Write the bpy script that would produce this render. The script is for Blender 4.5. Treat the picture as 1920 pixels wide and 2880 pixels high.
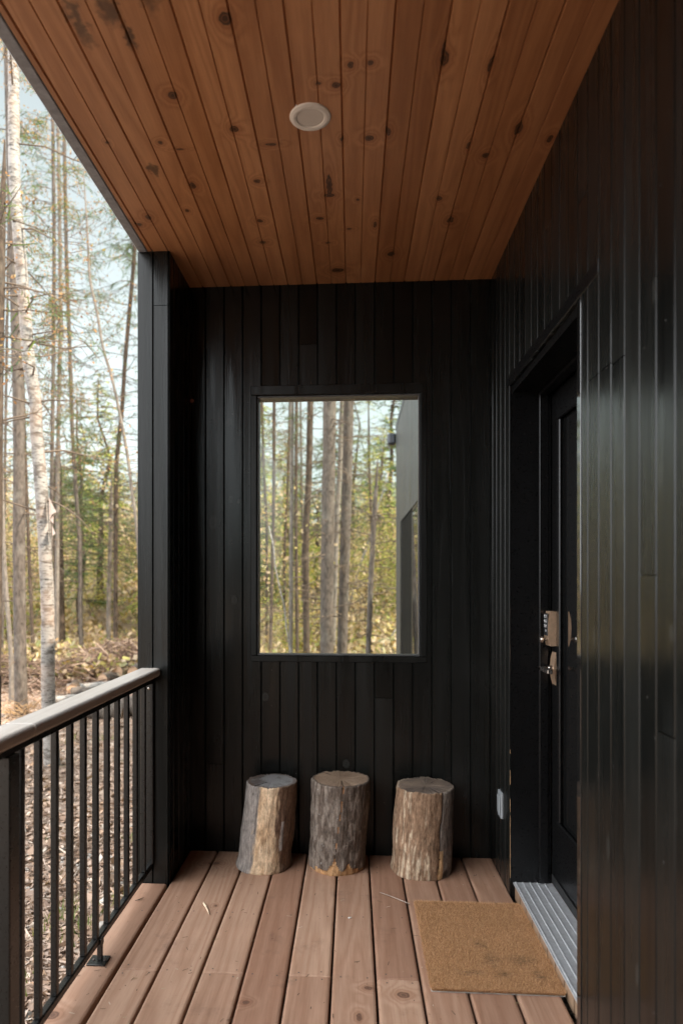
import bpy, math, random
import numpy as np
from mathutils import Vector, Matrix, noise
from math import radians, sin, cos, pi, atan2

for o in list(bpy.data.objects): bpy.data.objects.remove(o, do_unlink=True)
scene = bpy.context.scene
COL = scene.collection
random.seed(7)
RNG = np.random.default_rng(11)

# ------------------------------------------------------------------ camera
cam_d = bpy.data.cameras.new('camera'); cam = bpy.data.objects.new('camera', cam_d); COL.objects.link(cam)
EYE = Vector((0, 0, 1.305)); YAW = math.atan((991 - 864) / 1920)
cam.location = EYE
cam.rotation_euler = (radians(90), 0, YAW)
cam_d.sensor_fit = 'HORIZONTAL'; cam_d.sensor_width = 36; cam_d.lens = 36
cam_d.shift_x = 0.05; cam_d.shift_y = 197 / 1920
cam_d.clip_start = 0.02; cam_d.clip_end = 2000
cam_d.dof.use_dof = True; cam_d.dof.focus_distance = 2.85; cam_d.dof.aperture_fstop = 3.2
scene.camera = cam

# ------------------------------------------------------------------ sky and sun
CLOUD_FILL = 20.5
SUN_EL, SUN_AZ = radians(38), math.atan2(0.92, -0.30)     # towards +x (house side) and +y (into the wood)
world = bpy.data.worlds.new('World'); scene.world = world; world.use_nodes = True
wn = world.node_tree; wn.nodes.clear()
wo = wn.nodes.new('ShaderNodeOutputWorld'); bg = wn.nodes.new('ShaderNodeBackground')
sky = wn.nodes.new('ShaderNodeTexSky'); sky.sky_type = 'NISHITA'; sky.sun_disc = False
sky.sun_elevation = SUN_EL; sky.sun_rotation = SUN_AZ
sky.air_density = 1.0; sky.dust_density = 3.0; sky.ozone_density = 1.0
def wnode(t, ins=(), **at):
    x = wn.nodes.new('ShaderNode' + t)
    for k, v in at.items(): setattr(x, k, v)
    for i, v in enumerate(ins):
        if v is None: continue
        if isinstance(v, bpy.types.NodeSocket): wn.links.new(v, x.inputs[i])
        else: x.inputs[i].default_value = v
    return x
hs = wnode('HueSaturation'); hs.inputs['Saturation'].default_value = 0.15; wn.links.new(sky.outputs[0], hs.inputs['Color'])
tint = wnode('Mix', data_type='RGBA', blend_type='MULTIPLY'); tint.inputs[0].default_value = 1; wn.links.new(hs.outputs[0], tint.inputs[6]); tint.inputs[7].default_value = (.93, 1.03, 1.0, 1)
# unseen bright cloud added to light the porch, in the sky away from the wood (behind and left of the porch)
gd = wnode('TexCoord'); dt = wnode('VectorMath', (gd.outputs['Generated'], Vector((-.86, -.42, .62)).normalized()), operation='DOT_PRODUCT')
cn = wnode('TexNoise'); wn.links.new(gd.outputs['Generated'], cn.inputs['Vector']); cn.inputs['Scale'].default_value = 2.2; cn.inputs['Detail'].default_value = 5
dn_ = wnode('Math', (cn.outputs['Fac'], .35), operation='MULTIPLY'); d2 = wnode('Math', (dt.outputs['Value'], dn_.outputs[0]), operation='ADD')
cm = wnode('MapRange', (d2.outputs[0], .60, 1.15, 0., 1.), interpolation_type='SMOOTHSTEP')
cloud_fill = wnode('Mix', data_type='RGBA'); wn.links.new(cm.outputs[0], cloud_fill.inputs[0]); wn.links.new(tint.outputs[2], cloud_fill.inputs[6]); cloud_fill.inputs[7].default_value = (CLOUD_FILL * .97, CLOUD_FILL, CLOUD_FILL * 1.03, 1)
wn.links.new(cloud_fill.outputs[2], bg.inputs[0])
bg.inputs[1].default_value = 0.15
wn.links.new(bg.outputs[0], wo.inputs[0])
sl = bpy.data.lights.new('sun', 'SUN'); sl.energy = 5.0; sl.angle = radians(0.5); sl.color = (1, .88, .72)
so = bpy.data.objects.new('sun', sl); COL.objects.link(so)
sd = Vector((cos(SUN_EL) * sin(SUN_AZ), cos(SUN_EL) * cos(SUN_AZ), sin(SUN_EL)))
so.rotation_euler = sd.to_track_quat('Z', 'Y').to_euler(); so.location = sd * 50
vs = scene.view_settings; vs.view_transform = 'Standard'; vs.look = 'None'; vs.exposure = 1.1; vs.gamma = 1
vs.use_curve_mapping = False
scene.render.film_transparent = False
scene.cycles.max_bounces = 10; scene.cycles.diffuse_bounces = 5; scene.cycles.glossy_bounces = 4
scene.cycles.transparent_max_bounces = 12; scene.cycles.caustics_reflective = False; scene.cycles.caustics_refractive = False
scene.cycles.sample_clamp_indirect = 6; scene.cycles.use_denoising = True

# ------------------------------------------------------------------ surveying: a direction of sight turned into a point of the place
F, PX, VX, VY = 1920, 864, 991, 1637
CT, ST = cos(YAW), sin(YAW)
def sight(u, v):
    x, z = (u - PX) / F, (VY - v) / F
    return Vector((x * CT - ST, x * ST + CT, z))
def atY(u, v, Y): d = sight(u, v); return EYE + d * (Y / d.y)
def atX(u, v, X): d = sight(u, v); return EYE + d * (X / d.x)
def atZ(u, v, Z): d = sight(u, v); return EYE + d * ((Z - EYE.z) / d.z)

# ------------------------------------------------------------------ object helpers
def tag(o, label=None, cat=None, group=None, kind=None):
    if label: o['label'] = label
    if cat: o['category'] = cat
    if group: o['group'] = group
    if kind: o['kind'] = kind
    return o
def empty(name, loc=(0, 0, 0), rz=0):
    o = bpy.data.objects.new(name, None); o.location = loc; o.rotation_euler = (0, 0, rz); o.empty_display_size = .1
    COL.objects.link(o); return o
def link(name, me, m, parent=None, local=False, smooth=False):
    o = bpy.data.objects.new(name, me); COL.objects.link(o)
    for mm in (m if isinstance(m, (list, tuple)) else [m]): me.materials.append(mm)
    if parent is not None:
        o.parent = parent
        if not local:
            w = Vector(); q = parent
            while q is not None: w += q.location; q = q.parent
            o.location = -w
    if smooth: me.polygons.foreach_set('use_smooth', np.ones(len(me.polygons), bool))
    return o
def set_rnd(me, vals, name='rnd'):
    a = me.attributes.new(name, 'FLOAT', 'FACE'); a.data.foreach_set('value', np.asarray(vals, np.float32))
def np_mesh(name, V, Q, rnd=None):
    me = bpy.data.meshes.new(name); V = np.asarray(V, np.float32); Q = np.asarray(Q, np.int32); k = Q.shape[1]
    me.vertices.add(len(V)); me.vertices.foreach_set('co', V.ravel())
    me.loops.add(Q.size); me.loops.foreach_set('vertex_index', Q.ravel())
    me.polygons.add(len(Q)); me.polygons.foreach_set('loop_start', np.arange(0, Q.size, k, dtype=np.int32))
    me.update(calc_edges=True)
    if rnd is not None: set_rnd(me, rnd)
    return me
class MB:
    """collects faces; build() links them as one mesh object"""
    def __init__(s): s.v = []; s.f = []; s.r = []; s.m = []
    def face(s, pts, r=0.0, mi=0):
        i = len(s.v); s.v += [tuple(p) for p in pts]; s.f.append(tuple(range(i, i + len(pts)))); s.r.append(r); s.m.append(mi)
    def box(s, a, b, r=0.0, bev=0.0, mi=0):
        x0, y0, z0 = a; x1, y1, z1 = b
        if bev <= 0:
            c = [(x0, y0, z0), (x1, y0, z0), (x1, y1, z0), (x0, y1, z0), (x0, y0, z1), (x1, y0, z1), (x1, y1, z1), (x0, y1, z1)]
            i = len(s.v); s.v += c
            for q in ((0, 3, 2, 1), (4, 5, 6, 7), (0, 1, 5, 4), (1, 2, 6, 5), (2, 3, 7, 6), (3, 0, 4, 7)):
                s.f.append(tuple(i + k for k in q)); s.r.append(r); s.m.append(mi)
            return
        e = bev; i = len(s.v); idx = {}
        def vt(sx, sy, sz, ax):
            k = (sx, sy, sz, ax)
            if k not in idx:
                p = [(x0, x1)[sx], (y0, y1)[sy], (z0, z1)[sz]]
                for a_ in range(3):
                    if a_ != ax: p[a_] += e if (sx, sy, sz)[a_] == 0 else -e
                idx[k] = len(s.v); s.v.append(tuple(p))
            return idx[k]
        def add(q): s.f.append(tuple(q)); s.r.append(r); s.m.append(mi)
        for ax in range(3):
            o1, o2 = (ax + 1) % 3, (ax + 2) % 3
            for side in (0, 1):
                q = []
                for (p1, p2) in ((0, 0), (1, 0), (1, 1), (0, 1)):
                    t = [0, 0, 0]; t[ax] = side; t[o1] = p1; t[o2] = p2; q.append(vt(*t, ax))
                add(q if side else q[::-1])
        for ax in range(3):
            o1, o2 = (ax + 1) % 3, (ax + 2) % 3
            for p1 in (0, 1):
                for p2 in (0, 1):
                    ta = [0, 0, 0]; ta[o1] = p1; ta[o2] = p2; tb = list(ta); tb[ax] = 1
                    q = [vt(*ta, o1), vt(*tb, o1), vt(*tb, o2), vt(*ta, o2)]
                    add(q if p1 != p2 else q[::-1])
        for sx in (0, 1):
            for sy in (0, 1):
                for sz in (0, 1):
                    q = [vt(sx, sy, sz, 0), vt(sx, sy, sz, 1), vt(sx, sy, sz, 2)]
                    add(q if (sx + sy + sz) % 2 else q[::-1])
    def prism(s, poly, axis, a, b, r=0.0, mi=0):
        """poly: 2D points; axis: 0,1,2 the extrusion axis from a to b"""
        def P(p, t):
            q = [0, 0, 0]; q[axis] = t; q[(axis + 1) % 3] = p[0]; q[(axis + 2) % 3] = p[1]; return q
        n = len(poly)
        s.face([P(p, a) for p in poly[::-1]], r, mi); s.face([P(p, b) for p in poly], r, mi)
        for i in range(n):
            p, q = poly[i], poly[(i + 1) % n]
            s.face([P(p, a), P(q, a), P(q, b), P(p, b)], r, mi)
    def lathe(s, c, axis, prof, n=24, r=0.0, mi=0):
        """prof: (radius, offset along axis)"""
        c = Vector(c); rings = []
        e1 = [Vector((0, 1, 0)), Vector((0, 0, 1)), Vector((1, 0, 0))][axis]; e2 = [Vector((0, 0, 1)), Vector((1, 0, 0)), Vector((0, 1, 0))][axis]
        ea = [Vector((1, 0, 0)), Vector((0, 1, 0)), Vector((0, 0, 1))][axis]
        for (R, t) in prof:
            i = len(s.v)
            for k in range(n):
                a = 2 * pi * k / n; s.v.append(tuple(c + ea * t + e1 * (R * cos(a)) + e2 * (R * sin(a))))
            rings.append(i)
        for A, B in zip(rings, rings[1:]):
            for k in range(n):
                s.f.append((A + k, A + (k + 1) % n, B + (k + 1) % n, B + k)); s.r.append(r); s.m.append(mi)
        s.f.append(tuple(range(rings[-1], rings[-1] + n))); s.r.append(r); s.m.append(mi)
        s.f.append(tuple(range(rings[0] + n - 1, rings[0] - 1, -1))); s.r.append(r); s.m.append(mi)
    def tube(s, pts, rad, n=6, r=0.0, mi=0, cap=True):
        pts = [Vector(p) for p in pts]
        if not isinstance(rad, (list, tuple)): rad = [rad] * len(pts)
        up = Vector((0.13, 0.21, 1)).normalized(); rings = []
        for i, p in enumerate(pts):
            d = (pts[min(i + 1, len(pts) - 1)] - pts[max(i - 1, 0)]).normalized()
            if abs(d.dot(up)) > .97: u = d.cross(Vector((1, .2, 0))).normalized()
            else: u = d.cross(up).normalized()
            w = d.cross(u); b = len(s.v)
            for k in range(n):
                a = 2 * pi * k / n; s.v.append(tuple(p + u * (rad[i] * cos(a)) + w * (rad[i] * sin(a))))
            rings.append(b)
        for A, B in zip(rings, rings[1:]):
            for k in range(n):
                s.f.append((A + k, A + (k + 1) % n, B + (k + 1) % n, B + k)); s.r.append(r); s.m.append(mi)
        if cap:
            for b, rv in ((rings[0], True), (rings[-1], False)):
                q = tuple(range(b, b + n)); s.f.append(q[::-1] if rv else q); s.r.append(r); s.m.append(mi)
    def mesh(s, name):
        me = bpy.data.meshes.new(name); me.from_pydata(s.v, [], s.f); set_rnd(me, s.r)
        me.polygons.foreach_set('material_index', s.m); me.update(); return me
    def build(s, name, m, parent=None, local=False, smooth=False):
        return link(name, s.mesh(name), m, parent, local, smooth)

# ------------------------------------------------------------------ materials
class Mat:
    def __init__(s, name):
        s.m = bpy.data.materials.new(name); s.m.use_nodes = True; s.nt = s.m.node_tree; s.nt.nodes.clear()
        s.out = s.nt.nodes.new('ShaderNodeOutputMaterial')
        s.tc = None
    def n(s, t, ins=None, **at):
        x = s.nt.nodes.new('ShaderNode' + t)
        for k, v in at.items(): setattr(x, k, v)
        for k, v in (ins or {}).items():
            if isinstance(v, bpy.types.NodeSocket): s.nt.links.new(v, x.inputs[k])
            else: x.inputs[k].default_value = v
        return x
    def obj(s):
        if not s.tc: s.tc = s.n('TexCoord')
        return s.tc.outputs['Object']
    def attr(s, name): return s.n('Attribute', attribute_name=name)
    def mth(s, op, a, b=None, c=None, clamp=False):
        x = s.n('Math', operation=op, use_clamp=clamp)
        for i, v in enumerate((a, b, c)):
            if v is None: continue
            if isinstance(v, bpy.types.NodeSocket): s.nt.links.new(v, x.inputs[i])
            else: x.inputs[i].default_value = v
        return x.outputs[0]
    def vm(s, op, a, b=None):
        x = s.n('VectorMath', operation=op)
        for i, v in enumerate((a, b)):
            if v is None: continue
            if isinstance(v, bpy.types.NodeSocket): s.nt.links.new(v, x.inputs[i])
            else: x.inputs[i].default_value = v
        return x.outputs['Value' if op in ('LENGTH', 'DISTANCE', 'DOT_PRODUCT') else 'Vector']
    def mix(s, f, a, b, blend='MIX'):
        x = s.n('Mix', data_type='RGBA', blend_type=blend)
        for i, v in ((0, f), (6, a), (7, b)):
            if isinstance(v, bpy.types.NodeSocket): s.nt.links.new(v, x.inputs[i])
            else: x.inputs[i].default_value = (*v, 1) if i and len(v) == 3 else v
        return x.outputs[2]
    def ramp(s, f, stops, interp='LINEAR'):
        x = s.n('ValToRGB'); x.color_ramp.interpolation = interp; cr = x.color_ramp
        while len(cr.elements) < len(stops): cr.elements.new(.5)
        for e, (p, c) in zip(cr.elements, stops):
            e.position = p; e.color = (*c, 1) if isinstance(c, (tuple, list)) else (c, c, c, 1)
        s.nt.links.new(f, x.inputs[0]); return x.outputs[0]
    def rng(s, f, a, b, c=0., d=1., smooth=False):
        x = s.n('MapRange', {'Value': f, 'From Min': a, 'From Max': b, 'To Min': c, 'To Max': d}, interpolation_type='SMOOTHSTEP' if smooth else 'LINEAR')
        return x.outputs[0]
    def noise(s, vec, scale, detail=3, rough=.55, dist=0, out='Fac'):
        return s.n('TexNoise', {'Vector': vec, 'Scale': scale, 'Detail': detail, 'Roughness': rough, 'Distortion': dist}).outputs[out]
    def bump(s, h, strength=.3, dist=.01, normal=None):
        x = s.n('Bump', {'Height': h, 'Strength': strength, 'Distance': dist})
        if normal: s.nt.links.new(normal, x.inputs['Normal'])
        return x.outputs[0]
    def bsdf(s, **ins):
        x = s.n('BsdfPrincipled', {k.replace('_', ' '): v for k, v in ins.items()})
        s.nt.links.new(x.outputs[0], s.out.inputs[0]); return x

def leafmat(name, stops, trans=.45, rough=.6):
    M = Mat(name); r = M.attr('rnd').outputs['Fac']
    oi = M.n('ObjectInfo').outputs['Random']
    c = M.ramp(M.mth('FRACT', M.mth('ADD', r, M.mth('MULTIPLY', oi, .12))), stops)
    d = M.n('BsdfPrincipled', {'Base Color': c, 'Roughness': rough, 'Specular IOR Level': .25}).outputs[0]
    t = M.n('BsdfTranslucent', {'Color': M.mix(1., c, (1.5, 1.45, .8), 'MULTIPLY')}).outputs[0]
    x = M.n('MixShader', {0: trans, 1: d, 2: t}); M.nt.links.new(x.outputs[0], M.out.inputs[0])
    return M.m

def simple(name, col, rough=.5, metal=0., spec=.5, var=.25, scale=40, bump=.05):
    M = Mat(name); f = M.noise(M.obj(), scale, 4)
    c = M.mix(M.rng(f, .3, .7), tuple(k * (1 - var) for k in col), tuple(min(1, k * (1 + var)) for k in col))
    M.bsdf(Base_Color=c, Roughness=M.rng(f, .3, .7, rough * .85, min(1, rough * 1.15)), Metallic=metal, Specular_IOR_Level=spec, Normal=M.bump(f, bump, .002))
    return M.m

def grain_vec(M, axis, stretch=.05, jitter=(37., 91., 53.)):
    r = M.attr('rnd').outputs['Fac']
    sc = [1., 1., 1.]; sc[axis] = stretch
    off = M.vm('SCALE', jitter); 
    off.node.inputs['Scale'].default_value = 1.0
    M.nt.links.new(r, off.node.inputs['Scale'])
    return M.vm('ADD', M.vm('MULTIPLY', M.obj(), tuple(sc)), off), r

def knot_mask(M, ax, knots, wob=.006):
    """knots: (a, b, ra, rb) in the two axes ax of object space; returns the nearest normalised distance (0 centre .. 1 rim)"""
    o = M.obj(); nz = M.n('TexNoise', {'Vector': o, 'Scale': 45., 'Detail': 2.}).outputs['Color']
    o2 = M.vm('ADD', o, M.vm('MULTIPLY', M.vm('SUBTRACT', nz, (.5, .5, .5)), (wob * 2,) * 3))
    cur = None
    for (a, b, ra, rb) in knots:
        c = [0, 0, 0]; m = [0, 0, 0]; c[ax[0]] = a; c[ax[1]] = b; m[ax[0]] = 1 / ra; m[ax[1]] = 1 / rb
        d = M.vm('LENGTH', M.vm('MULTIPLY', M.vm('SUBTRACT', o2, tuple(c)), tuple(m)))
        cur = d if cur is None else M.mth('MINIMUM', cur, d)
    return cur

def black_wood(name, axis_cross, knots=(), stain=(.0036, .0038, .0034), rough=.24, spec=.3):
    M = Mat(name); v, r = grain_vec(M, 2, .045)
    big = M.noise(v, 9., 3); rings = M.mth('FRACT', M.mth('MULTIPLY', big, 9.0)); fine = M.noise(v, 160., 3)
    tone = M.mth('ADD', M.mth('MULTIPLY', rings, .5), M.mth('MULTIPLY', fine, .7))
    c = M.mix(M.rng(tone, .25, 1.0), tuple(k * .72 for k in stain), tuple(k * 1.45 for k in stain))
    c = M.mix(M.rng(r, 0, 1, .0, .55), c, tuple(k * 2.6 for k in stain))
    dust = M.noise(M.obj(), 3.2, 5, .65)
    c = M.mix(M.rng(dust, .52, .8, 0, .5), c, (.016, .0163, .0152))
    speck = M.n('TexVoronoi', {'Vector': M.obj(), 'Scale': 26., 'Randomness': 1.}).outputs
    sp = M.mth('MULTIPLY', M.mth('LESS_THAN', speck['Distance'], .035), M.mth('GREATER_THAN', M.n('SeparateColor', {'Color': speck['Color']}).outputs[0], .82))
    c = M.mix(sp, c, (.2, .19, .18))
    h = M.mth('ADD', M.mth('MULTIPLY', fine, .5), M.mth('MULTIPLY', rings, .25))
    if knots:
        k = knot_mask(M, (axis_cross, 2), knots)
        ring = M.ramp(k, [(0, .9), (.22, .35), (.5, .75), (.8, .5), (1, 0)])
        c = M.mix(M.mth('MULTIPLY', ring, .6), c, (.04, .041, .038))
    rr = M.mth('ADD', M.rng(M.noise(v, 20., 4), .3, .7, rough - .08, rough + .10), M.mth('MULTIPLY', M.mth('SUBTRACT', r, .5), .12))
    cup = M.noise(M.vm('MULTIPLY', v, (1, 1, 1.6)), 7., 2)
    M.bsdf(Base_Color=c, Roughness=rr, Specular_IOR_Level=spec, Normal=M.bump(h, .38, .0015, M.bump(cup, .22, .02)))
    return M.m

def pine(name, axis, c_lo, c_hi, knots=(), cross=(0, 1), rough=.42, stains=(), bump=.25, spec=.5, rvar=.45, ring_amt=.35, dark=(.012, .006, .003), prints=0.):
    M = Mat(name); v, r = grain_vec(M, axis, .05)
    big = M.noise(v, 7., 2, .5, .3); ph = M.mth('MULTIPLY', big, 10.); k = None
    if knots:
        k = knot_mask(M, cross, knots); flow = M.rng(k, .6, 5., 1., 0.); ph = M.mth('ADD', ph, M.mth('MULTIPLY', M.mth('MULTIPLY', flow, flow), 3.2))
    tri = M.mth('PINGPONG', ph, .5)
    fine = M.noise(v, 190., 3, .6); blot = M.noise(M.vm('MULTIPLY', v, (1, 1, 1)), 4.5, 4, .6)
    c = M.mix(M.rng(r, 0, 1), c_lo, c_hi)
    c = M.mix(M.mth('MULTIPLY', M.rng(tri, .1, .5), ring_amt), c, M.mix(1., c, (.62, .5, .42), 'MULTIPLY'))
    c = M.mix(M.rng(fine, .35, .7, .0, .35), c, M.mix(1., c, (.6, .55, .5), 'MULTIPLY'))
    c = M.mix(M.rng(blot, .4, .75, 0, rvar), c, M.mix(1., c, (.55, .45, .40), 'MULTIPLY'))
    blo2 = M.noise(M.obj(), 9., 4, .6)
    c = M.mix(M.rng(blo2, .45, .75, 0, .3), c, M.mix(1., c, (1.25, 1.22, 1.2), 'MULTIPLY'))
    h = M.mth('ADD', M.mth('MULTIPLY', fine, .5), M.mth('MULTIPLY', tri, .3))
    if knots:
        halo = M.rng(k, .9, 2.6, .5, 0.)
        c = M.mix(halo, c, M.mix(1., c, (.55, .38, .28), 'MULTIPLY'))
        core = M.ramp(k, [(0, .8), (.3, .9), (.5, .5), (.75, .9), (.88, .75), (1., 0.)])
        c = M.mix(core, c, dark)
    if stains:
        k = knot_mask(M, cross, stains, .03)
        c = M.mix(M.rng(k, .35, 1.25, .75, 0., True), c, (.03, .018, .011))
    if prints:
        d = M.noise(M.obj(), 5.5, 6, .7)
        c = M.mix(M.rng(d, .58, .75, 0, prints), c, M.mix(1., c, (.55, .55, .58), 'MULTIPLY'))
    M.bsdf(Base_Color=c, Roughness=M.rng(blot, .3, .7, rough - .08, rough + .1), Specular_IOR_Level=spec, Normal=M.bump(h, bump, .002))
    return M.m

def barkmat(name, c1, c2, kind='furrow', lichen=.2):
    M = Mat(name); o = M.obj()
    if kind == 'birch':
        v = M.vm('MULTIPLY', o, (1, 1, 2.6)); band = M.noise(v, 9., 4, .65)
        v2 = M.vm('MULTIPLY', o, (1, 1, 5.)); dash = M.noise(v2, 14., 3, .6)
        c = M.mix(M.rng(M.noise(o, 4., 3), .35, .65), c1, tuple(k * .8 for k in c1))
        c = M.mix(M.rng(band, .50, .60, 0, .85), c, tuple(k * 1.6 for k in c2))
        c = M.mix(M.rng(M.noise(v, 32., 4, .7), .55, .66, 0, .8), c, c2)
        c = M.mix(M.rng(dash, .58, .64, 0, .9), c, tuple(k * .5 for k in c2))
        c = M.mix(M.rng(M.noise(o, 2.2, 3), .5, .7, 0, .5), c, (.42, .27, .18))
        M.bsdf(Base_Color=c, Roughness=.7, Normal=M.bump(band, .5, .01))
    else:
        v = M.vm('MULTIPLY', o, (1, 1, .35)); f = M.noise(v, 26., 5, .65, .5)
        pl = M.noise(o, 5., 4, .6)
        c = M.mix(M.rng(f, .35, .65), c1, c2)
        c = M.mix(M.rng(pl, .5, .7, 0, lichen), c, (.30, .29, .25))
        dot = M.n('TexVoronoi', {'Vector': o, 'Scale': 7.}).outputs['Distance']
        c = M.mix(M.rng(dot, .06, .1, .8, 0), c, tuple(k * .25 for k in c1))
        M.bsdf(Base_Color=c, Roughness=.85, Specular_IOR_Level=.2, Normal=M.bump(f, .7, .012))
    return M.m

# ------------------------------------------------------------------ dimensions of the porch (metres)
YB = 3.278            # back wall face
XR = .654             # right wall face
XL = -.79             # inner face of the left wall stub
YP = 2.908            # front face of the stub
ZC = 2.739            # ceiling
YN = -2.4              # how far the porch runs behind the photographer
D0, D1 = 2.034, 2.897 # door opening along the right wall
ZD = 2.125            # top of the opening
XDOOR = .825

kn_ceil = [(-.323, 1.719, .017, .024), (-.005, 1.895, .010, .011), (.049, 1.891, .010, .011), (.25, 1.89, .012, .03), (.245, 1.865, .006, .035), (-.046, 1.969, .013, .012),
  (-.528, 1.981, .014, .016), (-.374, 2.14, .015, .016), (-.266, 2.223, .02, .008), (.054, 2.211, .014, .015), (.113, 2.185, .009, .02), (-.034, 2.212, .006, .012),
  (.446, 2.327, .013, .014), (.523, 2.197, .012, .032), (.636, 2.254, .01, .02), (-.339, 2.422, .012, .012), (-.575, 2.433, .011, .02), (-.0835, 2.47, .011, .075), (-.085, 2.53, .02, .014),
  (-.637, 2.597, .008, .01), (-.129, 2.687, .016, .011), (-.80, 2.637, .011, .018), (-.366, 2.691, .013, .012), (-.376, 2.861, .014, .012), (.168, 3.0, .016, .02),
  (.09, 2.748, .008, .024), (.386, 2.734, .014, .022), (.322, 2.577, .011, .015), (.02, 2.565, .006, .008), (-.625, 2.19, .008, .009), (-.797, 2.179, .006, .007),
  (-.855, 2.685, .014, .012), (-.013, 2.775, .01, .006), (-.103, 2.883, .012, .007), (-.068, 3.14, .03, .022), (-.099, 1.958, .008, .008), (.382, 1.919, .007, .03), (.379, 2.27, .006, .02), (-.573, 2.227, .016, .004)]
st_ceil = [(-.70, 1.70, .022, .10), (-.612, 1.67, .028, .06), (-.585, 1.76, .014, .05), (-.69, 2.33, .018, .04), (-.5, 1.6, .03, .1)]
kn_back = [(-.5968, 2.0795, .016, .026), (-.676, 1.594, .024, .04), (-.571, 1.218, .018, .026), (-.588, 1.706, .014, .02), (-.6865, 2.0915, .010, .012), (-.548, 1.695, .009, .012),
  (-.4926, .16, .012, .02), (-.03, .4323, .02, .024), (-.55, 2.03, .01, .012), (-.42, .75, .018, .025)]
kn_right = [(1.86, 1.47, .010, .018), (1.70, 1.72, .012, .03), (1.53, 1.94, .012, .03), (1.5, 1.53, .014, .03), (1.62, .4, .01, .03), (1.9, 1.15, .012, .03), (2.55, 2.4, .012, .025), (1.45, 1.2, .012, .02), (1.8, .62, .01, .04)]

m_back = black_wood('black_stained_boards', 0, kn_back)
m_right = black_wood('black_stained_boards_side', 1, kn_right, rough=.26, spec=.32)
m_trim = black_wood('black_trim', 0, (), rough=.3)
m_ceil = pine('amber_pine_boards', 1, (.43, .20, .088), (.56, .285, .14), kn_ceil, (0, 1), .40, st_ceil, rvar=.55, ring_amt=.5)
kn_deck = [(.16, 2.17, .022, .016), (.05, 2.2, .015, .010), (-.64, 3.13, .028, .014), (-.55, 2.72, .006, .008), (-.33, 2.1, .012, .01), (.02, 2.05, .01, .02), (.3, 1.95, .012, .018), (-.9, 2.0, .02, .02), (-.45, 1.75, .02, .015)]
m_deck = pine('cedar_deck', 1, (.31, .174, .115), (.445, .285, .198), kn_deck, (0, 1), .62, (), bump=.3, spec=.3, rvar=.55, ring_amt=.42, dark=(.09, .045, .03), prints=.75)
m_railwood = pine('grey_weathered_cap', 1, (.47, .43, .39), (.54, .50, .46), (), (0, 1), .42, (), spec=.6, rvar=.3, ring_amt=.2)
m_void = simple('dark_underside', (.012, .011, .010), .9)
m_blackmetal = simple('black_powder_coat', (.007, .0065, .006), .3, 0, .5, .15, 90, .04)
m_alu = simple('brushed_aluminium', (.56, .57, .59), .45, .55, .5, .12, 60, .05)
m_bronze = simple('satin_bronze', (.66, .45, .30), .36, .75, .5, .1, 60, .02)
m_steel = simple('dark_nickel', (.38, .35, .32), .25, .95, .5, .08, 60, .02)
m_blackplastic = simple('black_keypad', (.01, .01, .011), .3, 0, .5, .1)
m_white = simple('white_trim_plastic', (.78, .76, .73), .45, 0, .5, .04, 30, .02)
m_lens = simple('frosted_lens', (.66, .63, .60), .55, 0, .4, .03, 30, .02)
m_outlet = simple('pale_grey_plastic', (.24, .255, .265), .35, 0, .5, .06, 40, .03)
m_digit = simple('key_print', (.7, .7, .7), .6)
m_doorpaint = simple('black_door_paint', (.0035, .0035, .0037), .3, 0, .28, .12, 120, .04)
m_rubber = simple('black_rubber', (.012, .012, .012), .5)
m_screw = simple('screw_head', (.06, .045, .04), .6)
m_framegrey = simple('anodised_window_bead', (.09, .09, .09), .35, .2, .5, .1, 60, .03)
m_roof = simple('dark_roof_steel', (.05, .055, .065), .4, .4, .5, .1)
def glass(name, tint=(.96, .98, .97)):
    M = Mat(name); t = M.n('BsdfTransparent', {'Color': (*tint, 1)}).outputs[0]; g = M.n('BsdfGlossy', {'Roughness': .0, 'Color': (1, 1, 1, 1)}).outputs[0]
    f = M.n('Fresnel', {'IOR': 1.45}).outputs[0]; x = M.n('MixShader', {0: f, 1: t, 2: g}); M.nt.links.new(x.outputs[0], M.out.inputs[0]); return M.m
m_glass = glass('window_glass')
M_ = Mat('dark_glazing'); M_.bsdf(Base_Color=(.006, .006, .006, 1), Roughness=.02, Specular_IOR_Level=.6); m_darkglass = M_.m

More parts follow.
